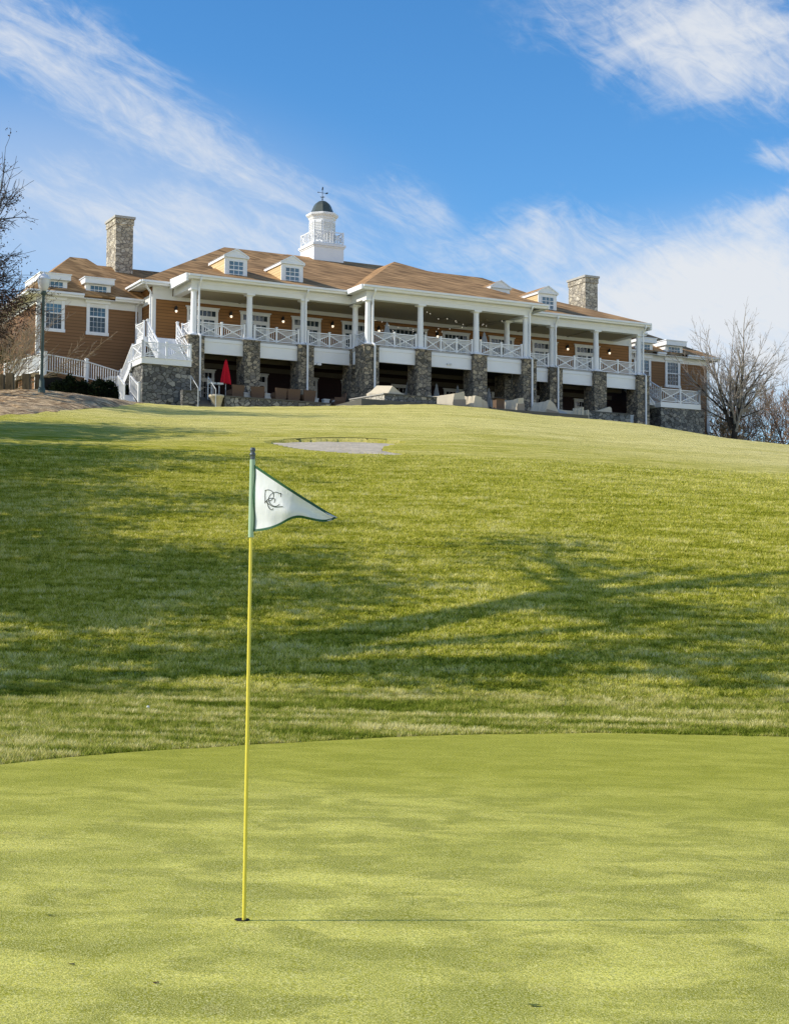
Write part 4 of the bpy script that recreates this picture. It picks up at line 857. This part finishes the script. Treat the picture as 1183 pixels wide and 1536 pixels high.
# string lights hung under the pavilion ceiling
rs = random.Random(5)
for si, (a, b, lab) in enumerate((((14.7,-1.7,20.55),(21.6,.6,20.55),'string of small bulbs swagging from the front beam of the pavilion'),((11.3,.4,20.3),(19.5,2.6,20.15),'string of small bulbs hanging low in front of the pavilion doors'),((13.4,2.7,19.75),(22.0,-1.6,20.6),'string of small bulbs crossing the pavilion ceiling diagonally'))):
    t = bthing('string_lights', lab, 'string lights', *a, 'string lights under the pavilion ceiling'); A = Vector(a); B = Vector(b); n_ = 11; w_ = MB(); pr = None
    for i in range(n_+1):
        s = i/n_; q = A.lerp(B, s)-A+Vector((rs.uniform(-.2,.2),rs.uniform(-.3,.3),-.9*s*(1-s)*1.3+rs.uniform(-.10,.06)))
        if pr is not None: w_.tube(pr, q, .008, n=4)
        pr = q
        if 0 < i < n_: k_ = MB(); k_.lathe([(.006,.04),(.018,.025),(.021,0),(.013,-.025),(.004,-.035)], (0,0,-.05), 8); k_.build('bulb', BULB, t, loc=q)
    w_.build('cord', BLACK, t)

# ------------------------------------------------------------------ trees and planting
def limb(segs, tips, rng, p, d, L, r, lev, maxlev, P):
    n_ = max(3, int(L/P['seg'])) if lev < maxlev else 3
    n_ = min(n_, 9); st = L/n_; kids = []
    for i in range(n_):
        t0 = i/n_; t1 = (i+1)/n_
        w_ = Vector((rng.gauss(0,1), rng.gauss(0,1), rng.gauss(0,1)))*P['wig']
        d = (d + w_ + Vector((0,0,P['up'][min(lev,len(P['up'])-1)]))*(.35 if lev else .1)).normalized()
        q = p + d*st; ra = r*(1-t0*.62); rb = r*(1-t1*.62); segs.append((p, q, ra, rb, lev)); p = q
        if lev < maxlev and t1 > P['first'][min(lev,len(P['first'])-1)]: kids.append((p.copy(), d.copy(), t1, rb))
    if lev >= maxlev: tips.append((p, d)); return
    nk = P['kids'][min(lev, len(P['kids'])-1)]; base = rng.uniform(0, 6.28)
    for j in range(nk):
        q, dd, t, rb = kids[int(rng.random()**.85*len(kids)) % len(kids)] if lev else kids[min(len(kids)-1, int((j+rng.random())/nk*len(kids)))]
        a = base + j*2.4 + rng.uniform(-.5,.5); u = dd.cross(Vector((0,0,1)) if abs(dd.z) < .9 else Vector((1,0,0))).normalized(); v = dd.cross(u)
        sp = P['spread'][min(lev,len(P['spread'])-1)]*rng.uniform(.7,1.25)
        nd = (dd*math.cos(sp) + (u*math.cos(a)+v*math.sin(a))*math.sin(sp)).normalized()
        limb(segs, tips, rng, q, nd, L*P['len'][min(lev,len(P['len'])-1)]*rng.uniform(.7,1.15)*(1.15-.45*t), min(rb*.8, r*P['rad']), lev+1, maxlev, P)
    limb(segs, tips, rng, p, d, L*.55, r*.38, lev+1, maxlev, P)
BARK_G = bark('grey_twigs', (.20,.175,.155), (.46,.41,.36))
VASE = dict(seg=.7, wig=.075, up=[.2,.34,.32,.26], first=[.15,.2,.15,.1], kids=[8,6,5,4], spread=[.44,.50,.5,.5], len=[.80,.5,.48,.48], rad=.5)
OAK = dict(seg=.8, wig=.13, up=[.1,.12,.06,.03], first=[.38,.22,.15,.1], kids=[9,7,6,4], spread=[.95,.8,.7,.7], len=[.62,.55,.5,.45], rad=.5)
MYRTLE = dict(seg=.5, wig=.10, up=[.06,.06,.04,.03], first=[.3,.2,.1], kids=[5,4,3], spread=[.4,.55,.6], len=[.5,.5,.45], rad=.5)
def tree_mesh(seed, stems, maxlev, P, rmin):
    rng = random.Random(seed); segs = []; tips = []
    for p, d, L, r in stems: limb(segs, tips, rng, Vector(p), norm(d), L, r, 0, maxlev, P)
    T = MB(); C = MB()
    for a, b, ra, rb, lev in segs:
        n_ = 8 if lev == 0 else (5 if lev == 1 else (4 if lev == 2 else 3))
        (T if lev == 0 else C).tube(a, b+(b-a)*.02, max(ra, rmin), max(rb, rmin*.8), n_, caps=False)
    return T, C, tips, segs
def leaves(M, rng, cen, rad, n_, size, flat=.8):
    for _ in range(n_):
        v = Vector((rng.gauss(0,1), rng.gauss(0,1), rng.gauss(0,1)*flat))*rad*.55; c = Vector(cen)+v
        a = Vector((rng.gauss(0,1), rng.gauss(0,1), rng.gauss(0,1))).normalized(); b = a.cross(Vector((rng.gauss(0,1), rng.gauss(0,1), rng.gauss(0,1)))).normalized(); s = size*rng.uniform(.6,1.4)
        M.add([c-a*s, c+b*s*.5, c+a*s, c-b*s*.5], [(0,1,2,3)])
def tree(name, label, cat, loc, seed, stems, maxlev, P, rmin, bm_, tw, leaf=None, group=None, rz=0, flare=True):
    t = thing(name, label, cat, loc, rz, group); T, C, tips, segs = tree_mesh(seed, stems, maxlev, P, rmin)
    if flare:
        for p, d, L, r in stems[:1]: T.tube(Vector(p)+Vector((0,0,-.6)), Vector(p)+Vector((0,0,.35)), r*1.7, r*1.02, 8, caps=False)
    T.build('trunk', bm_, t); C.build('branches', tw, t)
    if leaf:
        lm, frac, n_, rad, size = leaf; rng = random.Random(seed+9); Lm = MB()
        for p, d in tips:
            if rng.random() < frac: leaves(Lm, rng, p, rad, n_, size)
        Lm.build('foliage', lm, t)
    return t
# the vase shaped bare tree right of the clubhouse
AIRY = dict(seg=.45, wig=.055, up=[.10,.16,.16,.1], first=[.12,.1,.1], kids=[11,6,4], spread=[.62,.6,.6], len=[.40,.52,.5], rad=.42)
tree('bare_tree', 'tall vase shaped bare tree with dark forked trunk right of the clubhouse', 'tree', (24.5,112.5,gz(24.5,112.5)-.1), 23,
     [((0,0,0),(.03,0,1),5.6,.25),((-.03,0,1.7),(-.36,.05,1),4.3,.15),((.04,0,2.0),(.42,.1,1),4.2,.14),((0,.1,2.2),(.06,.35,1),4.4,.12),((-.02,0,2.2),(-.75,-.1,.85),3.7,.10),((.05,0,2.3),(.85,-.1,.8),3.7,.10),((0,0,2.6),(.12,-.4,1),4.0,.10),((0,0,2.1),(-.95,.1,.42),2.9,.06),((0,0,2.2),(1.0,.1,.42),2.9,.06),((0,0,3.0),(-.5,.3,1),3.8,.09),((0,0,3.0),(.6,.3,1),3.8,.09)], 3, AIRY, .010, BARK_D, BARK_G)
# leafless brush further right
rg = random.Random(4)
for i, (x, y, h, lab) in enumerate([(31.0,122,6.5,'reddish brown leafless sapling just right of the vase shaped tree'),(35.2,126,8.0,'taller leafless brushy tree at the right edge of the picture'),(28.2,131,6.0,'low leafless tree seen through the lower limbs of the vase shaped tree'),(38.0,134,8.5,'pale leafless tree cut by the right edge, farther back'),(26.6,124,5.2,'tan brushy sapling between the clubhouse corner and the vase shaped tree'),(33.2,140,9.0,'grey brown leafless tree behind the reddish saplings')]):
    tree('brush_tree', lab, 'tree', (x, y, gz(x, y)-.2), 40+i, [((0,0,0),(.05,0,1),h*.66,.10),((.2,0,0),(.4,.1,1),h*.58,.07),((-.2,.1,0),(-.4,0,1),h*.58,.07),((.1,-.2,0),(.15,-.3,1),h*.54,.06)], 3, dict(VASE, kids=[7,6,5,4], spread=[.6,.7,.7,.7], wig=.13), .014, BARK_R, BARK_R, None, 'leafless brush right of the clubhouse', flare=False)
def shrub(name, label, cat, loc, r, h, mat, n_, size, seed, group=None, stemmat=BARK_R, clumps=26):
    t = thing(name, label, cat, loc, 0, group); rng = random.Random(seed); S = MB(); Lm = MB()
    for i in range(clumps):
        a = rng.uniform(0, math.tau); q = rng.random()**.5*r; z = h*rng.uniform(.12,1)*(1-.35*(q/r)**2); p = Vector((q*math.cos(a), q*math.sin(a), z))
        S.tube((p.x*.15, p.y*.15, -.2), p, .025, .008, 4, caps=False); leaves(Lm, rng, p, r*.34, n_, size)
    S.build('stems', stemmat, t); Lm.build('foliage', mat, t); return t
TAN_L = plain('tan_dry_leaf', (.34,.25,.15), .85, .4, 2); RUST_L = plain('rust_leaf', (.12,.055,.04), .85, .4, 2); OLIVE_L = plain('olive_leaf', (.06,.065,.022), .7, .5, 2)
for i, (x, y, r, h, mt_, lab) in enumerate([(24.9,117.5,1.3,3.4,TAN_L,'tan dry thicket bush against the right end of the clubhouse'),(27.6,118,1.8,2.2,TAN_L,'low tan thicket bush at the foot of the vase shaped tree'),(31.3,117,1.3,1.0,LEAF_G,'dark low evergreen bush at the right edge of the lawn'),(29.3,114,.8,.75,OLIVE_L,'small olive bush near the lawn edge right of the vase shaped tree'),(34.5,120,2.2,2.6,TAN_L,'wide tan thicket cut by the right edge of the picture'),(32.4,128,2.2,3.2,RUST_L,'rust brown thicket behind the dark evergreen bush')]):
    shrub('thicket_bush', lab, 'bush', (x, y, gz(x, y)-.1), r, h, mt_, 55, .10, 60+i, 'bushes right of the clubhouse')
# left: the overhanging tree, the arching shrub, evergreens, hedge
tree('overhanging_tree', 'bare tree with clumps of dark dead leaves reaching in from the left edge', 'tree', (-24.7,76,gz(-24.7,76)-.6), 77,
     [((0,0,0),(.03,0,1),8.0,.24),((.05,0,4.6),(.8,.0,.55),4.4,.10),((0,0,6.2),(.75,.1,.6),4.4,.09),((0,0,5.4),(.9,-.2,.45),4.0,.07),((0,0,7.0),(.7,.0,.6),4.2,.08),((0,.1,7.0),(-.5,.3,.7),5.0,.1)], 3, dict(OAK, kids=[7,8,7,5]), .012, BARK_D, BARK_D, (LEAF_B, .22, 11, .30, .055))
tree('arching_shrub', 'pale twigged leafless shrub arching over the white picket railing at left', 'shrub', (-24.0,89.5,gz(-24.0,89.5)), 78,
     [((x_,y_,0),(.10+.07*j,.12*((j*7)%5-2),1.),3.9+.35*((j*5)%4),.055) for j,(x_,y_) in enumerate([(0,0),(.2,.1),(-.2,.1),(.1,-.2),(.3,.2),(.25,-.1),(.4,0),(.1,.3),(.45,.15),(.35,-.2),(.5,.1)])], 3, dict(MYRTLE, up=[-.25,.05,.0,0], wig=.09, first=[.5,.25,.1]), .012, BARK_L, BARK_L, None, None, flare=False)
shrub('leafy_shrub', 'rusty brown leafy shrub behind the lamp post at the left edge', 'shrub', (-24.6,97.,17.6), 2.2, 3.4, RUST_L, 46, .10, 81, 'leafy shrubs at the left edge')
shrub('leafy_shrub', 'dark olive evergreen shrub below the rusty one, behind the white railing', 'shrub', (-25.0,99.5,15.0), 2.2, 4.0, OLIVE_L, 70, .11, 82, 'leafy shrubs at the left edge')
HEDGE = plain('shaded_hedge_leaf', (.010,.017,.008), .9, .5, 5, 0, .05)  # near black: the shadow lying on the hedge is in its leaf colour
t = thing('hedge', 'dark clipped evergreen hedge along the foot of the white ramp railing', 'hedge', W(-5.6,1.6,12.9), TH)
rng = random.Random(3); Lm = MB(); S = MB(); S.box(-2.2,2.3,-.35,.45,-.4,1.45)
for i in range(9000):
    u_ = rng.uniform(-2.55,2.75); top = 1.75+.18*math.sin(u_*3.1)+.12*math.sin(u_*7.3+1)-.15*abs(u_)/2.5-.10*(u_+2.5)/5; f_ = rng.random()
    if f_ < .5: p = (u_, -.55+.16*math.sin(u_*4)+rng.gauss(0,.08), rng.uniform(-.2,top))
    elif f_ < .85: p = (u_, rng.uniform(-.6,.6), top+rng.gauss(0,.09))
    else: p = (rng.choice((-2.55,2.75))+rng.gauss(0,.1), rng.uniform(-.6,.6), rng.uniform(-.2,1.5))
    leaves(Lm, rng, p, .05, 1, .085)
S.build('hedge_core', DARK, t); Lm.build('foliage', HEDGE, t)
# white railings of the ramp
t = thing('picket_railing', 'long white picket railing of the ramp running along the left wing', 'railing', W(-8.3,3.,13), TH)
pl = [(0,0,2.4),(2.56,0,2.15),(4.95,0,1.6),(5.6,0,1.25),(6.2,0,.78)]
for i, (a, b) in enumerate(zip(pl, pl[1:])): k_ = MB(); pickets(k_, a, b, 1.0, .15, .02); k_.build('picket_panel', WHITE, t)
for p in pl[:3]: k_ = MB(); post(k_, (p[0],p[1],p[2]-.3), 1.4, .17); k_.build('post', WHITE, t)
k_ = MB(); k_.hexa([(0,.1,-1),(6.2,.1,-1),(6.2,.25,-1),(0,.25,-1),(0,.1,2.3),(6.2,.1,.7),(6.2,.25,.7),(0,.25,2.3)]); k_.build('ramp_side', DARK, t)
t = thing('picket_railing', 'white picket railing on wooden stilts reaching the left edge of the picture', 'railing', W(-8.35,3.1,13), TH)
pl = [(-.1,.2,2.45),(-.1,3.2,2.62),(-.1,6.2,2.85),(-.1,9.2,3.05)]
for a, b in zip(pl, pl[1:]): k_ = MB(); pickets(k_, a, b, 1.0, .15, .02); k_.build('picket_panel', WHITE, t)
for p in pl: k_ = MB(); post(k_, (p[0],p[1],p[2]-.25), 1.4, .17); k_.build('post', WHITE, t); k_ = MB(); k_.box(p[0]-.09,p[0]+.09,p[1]-.09,p[1]+.09,-1,p[2]-.26); k_.build('stilt', WOOD, t)
k_ = MB(); k_.hexa([(-.05,.2,2.2),(.9,.2,2.2),(.9,9.2,2.8),(-.05,9.2,2.8),(-.05,.2,2.4),(.9,.2,2.4),(.9,9.2,3.0),(-.05,9.2,3.0)]); k_.build('boardwalk', WOOD, t)
# wooden bollards
for i, (x, y, h, lab) in enumerate([(-19.75,79.2,.88,'leftmost stout wooden post of the row near the lamp post'),(-19.05,79.8,.82,'second wooden post from the left in the row near the lamp post'),(-18.62,80.6,.80,'wooden post nearest the lamp post'),(-20.55,80.4,.85,'wooden post cut by the left edge of the picture')]):
    m = MB(); m.box(-.19,.19,-.15,.15,-.4,h); m.box(-.17,.17,-.13,.13,h+.001,h+.03)
    o = m.build('wooden_post', WOOD, loc=(x, y, mz(x, y))); o.rotation_euler = (R(rg.uniform(-2,2)), R(rg.uniform(-2,2)), R(rg.uniform(-12,12))); tag(o, lab, 'post', 'wooden posts on the mulch bed')
# lamp post
lx, ly = -17.86, 78.; lz = mz(lx, ly)-.05
t = thing('lamp_post', 'tall green and white lamp post with pale acorn lantern at the left of the lawn', 'street lamp', (lx, ly, lz)); H = 18.22-lz
LPG = plain('lamp_green', (.07,.10,.085), .45, .15, 6)
m = MB(); m.lathe([(.19,0),(.19,.25),(.14,.34),(.13,.7),(.10,.8)], n=14); m.build('base', LPG, t)
m = MB(); m.tube((0,0,.8),(0,0,H-1.2),.085,.07,14); m.lathe([(.07,0),(.13,.06),(.15,.16),(.13,.24)], (0,0,H-1.2), 14); m.build('pole', LPG, t)
k = N('lantern_glass', .25, .5); k.col(k.mix(k.noise(k.pos(), 4, 3), (.62,.61,.60), (.82,.82,.82)))
m = MB(); m.lathe([(.14,0),(.25,.16),(.31,.42),(.31,.58)], (0,0,H-.96), 8); m.build('lantern', k.m, t)
m = MB(); m.lathe([(.36,0),(.33,.08),(.2,.22),(.08,.30),(.06,.36),(.02,.42)], (0,0,H-.379), 8); m.build('lantern_cap', WHITE, t)
# trees standing on the slope left of the view: they cast the long shadows
OAKP = dict(OAK, kids=[3,4,4,3], wig=.045, up=[.05,.05,.05,.03], spread=[.6,.7,.7,.7], len=[.5,.55,.5,.45])
tree('oak_tree', 'big bare oak at the foot of the slope, left of the view', 'tree', (-16.4,22.2,gz(-16.4,22.2)-.1), 101,
     [((0,0,0),(.03,.0,1),10.,.62),((.4,0,9.0),(.16,.72,.62),9.5,.55),((.3,0,9.6),(.08,.03,1),6.,.36),((.3,.3,9.0),(.10,.36,.9),5.5,.26)], 3, OAKP, .016, BARK_D, BARK_D, (LEAF_B, .15, 60, 1.05, .17), 'oaks left of the view')
ST = [((0,0,0),(.04,.03,1),9.5,.34),((0,0,3.6),(.3,.75,.75),6.5,.2),((0,0,4.4),(.25,-.8,.75),6.2,.18),((0,0,5.2),(-.4,.5,.9),5.5,.15),((0,0,6),(.7,.2,.8),5.5,.15)]
base = None
for i, (x, y, rz, s, lab) in enumerate([(-22.5,31.0,2.1,.95,'second oak up the slope, left of the view'),(-18.6,27.2,.4,.85,'oak between the big oak and the second oak, left of the view'),(-23,40,1.2,.78,'third oak up the slope, left of the view'),(-26,49,5.2,.8,'fourth oak up the slope, left of the view'),(-28,59,3.3,.9,'highest oak on the slope, left of the view')]):
    if base is None: base = tree('oak_tree', lab, 'tree', (x, y, gz(x, y)-.1), 104, ST, 3, dict(OAK, kids=[6,5,4,3]), .014, BARK_D, BARK_D, (LEAF_B, .20, 70, 1.15, .17), 'oaks left of the view', rz); o = base
    else: o = dup(base, (x, y, gz(x, y)-.1), rz, lab)
    o.scale = (s, s, s)

# ------------------------------------------------------------------ light, sky, camera
SUN_EL = R(34); SUN_AZ = R(261)          # azimuth clockwise from +Y: the sun stands to the left
sd = Vector((math.sin(SUN_AZ)*math.cos(SUN_EL), math.cos(SUN_AZ)*math.cos(SUN_EL), math.sin(SUN_EL)))
l = bpy.data.lights.new('sun', 'SUN'); l.energy = 5.0; l.angle = R(.5); l.color = (1.,.93,.80)
lo = bpy.data.objects.new('sun', l); col.objects.link(lo); lo.rotation_euler = sd.to_track_quat('Z','Y').to_euler(); lo.location = sd*300
w = bpy.data.worlds.new('World'); sc.world = w; w.use_nodes = True; t = w.node_tree; t.nodes.clear()
nn = lambda ty, **k: (lambda x: [setattr(x, a, b) for a, b in k.items()] and x or x)(t.nodes.new(ty))
def lk(a, b): t.links.new(a, b)
def mt(op, a, b=0., c=0.):
    x = t.nodes.new('ShaderNodeMath'); x.operation = op
    for i, v in enumerate((a, b, c)):
        if isinstance(v, bpy.types.NodeSocket): lk(v, x.inputs[i])
        else: x.inputs[i].default_value = v
    return x.outputs[0]
sky = t.nodes.new('ShaderNodeTexSky'); sky.sky_type = 'NISHITA'; sky.sun_disc = False; sky.sun_elevation = SUN_EL; sky.sun_rotation = SUN_AZ
sky.air_density = 1.0; sky.dust_density = .2; sky.ozone_density = 4.0; sky.altitude = 100
tc = t.nodes.new('ShaderNodeTexCoord'); sx = t.nodes.new('ShaderNodeSeparateXYZ'); lk(tc.outputs['Generated'], sx.inputs[0])
# the cloud layer: a sheet of cirrus seen by direction (tangent of azimuth and of height over the north-facing horizon)
ya = mt('MAXIMUM', mt('ABSOLUTE', sx.outputs[1]), .05); A = mt('DIVIDE', sx.outputs[0], ya); B = mt('DIVIDE', sx.outputs[2], ya)
def rot(ca, sa, ox, oy, kx, ky):
    x = mt('SUBTRACT', A, ox); y = mt('SUBTRACT', B, oy)
    p = mt('ADD', mt('MULTIPLY', x, ca), mt('MULTIPLY', y, sa)); q = mt('SUBTRACT', mt('MULTIPLY', y, ca), mt('MULTIPLY', x, sa))
    c = t.nodes.new('ShaderNodeCombineXYZ'); lk(mt('MULTIPLY', p, kx), c.inputs[0]); lk(mt('MULTIPLY', q, ky), c.inputs[1]); return c.outputs[0]
def noise(v, s, d=6, r=.6, dist=0., z=0.):
    x = t.nodes.new('ShaderNodeTexNoise'); x.inputs['Scale'].default_value = s; x.inputs['Detail'].default_value = d; x.inputs['Roughness'].default_value = r; x.inputs['Distortion'].default_value = dist
    m_ = t.nodes.new('ShaderNodeMapping'); m_.inputs['Location'].default_value = (z, z*.7, z*1.3); lk(v, m_.inputs[0]); lk(m_.outputs[0], x.inputs['Vector']); return x.outputs['Fac']
def blob(x0, y0, ang, rx, ry, pw=1.):    # soft ellipse of cloud cover, 1 in the middle
    c, s = math.cos(ang), math.sin(ang); v = rot(c, s, x0, y0, 1/rx, 1/ry); L_ = t.nodes.new('ShaderNodeVectorMath'); L_.operation = 'LENGTH'; lk(v, L_.inputs[0])
    mr = t.nodes.new('ShaderNodeMapRange'); mr.interpolation_type = 'SMOOTHERSTEP'; lk(L_.outputs['Value'], mr.inputs[0])
    for i, q in enumerate((0., 1., pw, 0.)): mr.inputs[i+1].default_value = q
    return mr.outputs[0]
def px(x, y): return ((x-591)/2330., (905-y)/2330.)
wis = noise(rot(math.cos(-.47), math.sin(-.47), 0, 0, 6.5, 32), 1., 10, .66, .9, 3.1)      # long streaks running down to the right
puf = noise(rot(math.cos(.2), math.sin(.2), 0, 0, 11, 19), 1., 10, .62, .7, 7.7)
fin = noise(rot(math.cos(-.6), math.sin(-.6), 0, 0, 34, 90), 1., 6, .65, 1.2, 1.7)
def cover(blobs, nz, lo, hi):
    s = None
    for b in blobs: s = b if s is None else mt('MAXIMUM', s, b)
    v = mt('ADD', mt('ADD', nz, mt('MULTIPLY', mt('SUBTRACT', fin, .5), .55)), mt('MULTIPLY', s, .52))
    mr = t.nodes.new('ShaderNodeMapRange'); mr.interpolation_type = 'SMOOTHSTEP'; lk(v, mr.inputs[0])
    for i, q in enumerate((lo, hi, 0., 1.)): mr.inputs[i+1].default_value = q
    return mt('MULTIPLY', mr.outputs[0], mt('MINIMUM', mt('MULTIPLY', s, 2.2), 1.))
c1 = mt('MULTIPLY', cover([blob(*px(120,100), -.52, .19, .065, .9), blob(*px(330,225), -.55, .17, .045, .85), blob(*px(20,40), -.4, .12, .06, .9), blob(*px(430,280), -.55, .09, .035, .75), blob(*px(300,345), -.15, .24, .06, .78), blob(*px(600,300), -.5, .10, .04, .55), blob(*px(70,290),.2,.14,.07,.5)], wis, .56, 1.34), .86)
c2 = mt('MULTIPLY', cover([blob(*px(1080,40), -.18, .21, .085, 1.), blob(*px(1090,430), .12, .27, .09, 1.15), blob(*px(1190,330), .1, .18, .06, .7), blob(*px(1180,220), 0., .05, .025, .75), blob(*px(840,360), .10, .17, .05, .82), blob(*px(1180,520), 0, .3, .08, .9)], puf, .56, 1.26), .88)
haze = mt('MULTIPLY', mt('MAXIMUM', blob(*px(1150,480), .1, .34, .11, 1.), blob(*px(120,340), -.2, .34, .14, .7)), .46)
cl = mt('MINIMUM', mt('ADD', mt('MAXIMUM', c1, c2), mt('MULTIPLY', haze, mt('SUBTRACT', 1.2, mt('MAXIMUM', c1, c2)))), .95)
# unseen cloud bank added behind the viewer as fill light on the facade
rear_fill = t.nodes.new('ShaderNodeMapRange'); rear_fill.interpolation_type = 'SMOOTHSTEP'; lk(sx.outputs[1], rear_fill.inputs[0])
for i, q in enumerate((.15, -.35, 0., 1.)): rear_fill.inputs[i+1].default_value = q
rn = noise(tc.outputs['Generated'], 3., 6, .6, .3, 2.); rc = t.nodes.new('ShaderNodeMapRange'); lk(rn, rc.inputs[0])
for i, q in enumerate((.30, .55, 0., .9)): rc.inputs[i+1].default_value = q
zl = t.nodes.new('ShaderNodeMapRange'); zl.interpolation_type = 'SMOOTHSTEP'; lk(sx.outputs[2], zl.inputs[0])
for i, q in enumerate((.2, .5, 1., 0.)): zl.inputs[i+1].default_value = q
rear_fill = mt('MULTIPLY', mt('MULTIPLY', rear_fill.outputs[0], rc.outputs[0]), zl.outputs[0])
cl = mt('ADD', mt('MULTIPLY', cl, mt('SUBTRACT', 1., rear_fill)), rear_fill)
hs = t.nodes.new('ShaderNodeHueSaturation'); hs.inputs['Saturation'].default_value = 1.25; hs.inputs['Value'].default_value = 1.2; lk(sky.outputs[0], hs.inputs['Color'])
b1 = t.nodes.new('ShaderNodeBackground'); b1.inputs['Strength'].default_value = .15; lk(hs.outputs[0], b1.inputs['Color'])
b2 = t.nodes.new('ShaderNodeBackground'); lk(mt('ADD', .86, mt('MULTIPLY', rear_fill, .5)), b2.inputs['Strength']); b2.inputs['Color'].default_value = (.93,.96,1.,1)
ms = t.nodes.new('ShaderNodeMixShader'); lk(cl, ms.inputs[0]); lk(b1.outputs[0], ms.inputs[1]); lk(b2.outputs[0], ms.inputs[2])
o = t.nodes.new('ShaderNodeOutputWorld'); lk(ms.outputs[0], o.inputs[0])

cam = bpy.data.cameras.new('camera'); co = bpy.data.objects.new('camera', cam); col.objects.link(co); sc.camera = co
cam.sensor_fit = 'HORIZONTAL'; cam.sensor_width = 36; cam.lens = 36*2330/1183; cam.clip_end = 3000; cam.clip_start = .1
pitch, roll = R(3.36), R(.35)
fw = Vector((0, math.cos(pitch), math.sin(pitch))); r0 = Vector((1,0,0)); u0 = r0.cross(fw)
rr = r0*math.cos(roll)+u0*math.sin(roll); uu = -r0*math.sin(roll)+u0*math.cos(roll)
M_ = Matrix((rr, uu, -fw)).transposed().to_4x4(); M_.translation = (0,0,1.55); co.matrix_world = M_
sc.view_settings.view_transform = 'Standard'; sc.view_settings.look = 'None'; sc.view_settings.exposure = 0; sc.view_settings.gamma = 1
sc.render.engine = 'CYCLES'; sc.cycles.max_bounces = 6; sc.cycles.diffuse_bounces = 3; sc.cycles.transparent_max_bounces = 6; sc.cycles.caustics_reflective = False; sc.cycles.caustics_refractive = False
sc.cycles.use_denoising = True; sc.cycles.denoiser = 'OPENIMAGEDENOISE'; sc.cycles.denoising_input_passes = 'RGB_ALBEDO_NORMAL'; sc.cycles.denoising_prefilter = 'NONE'
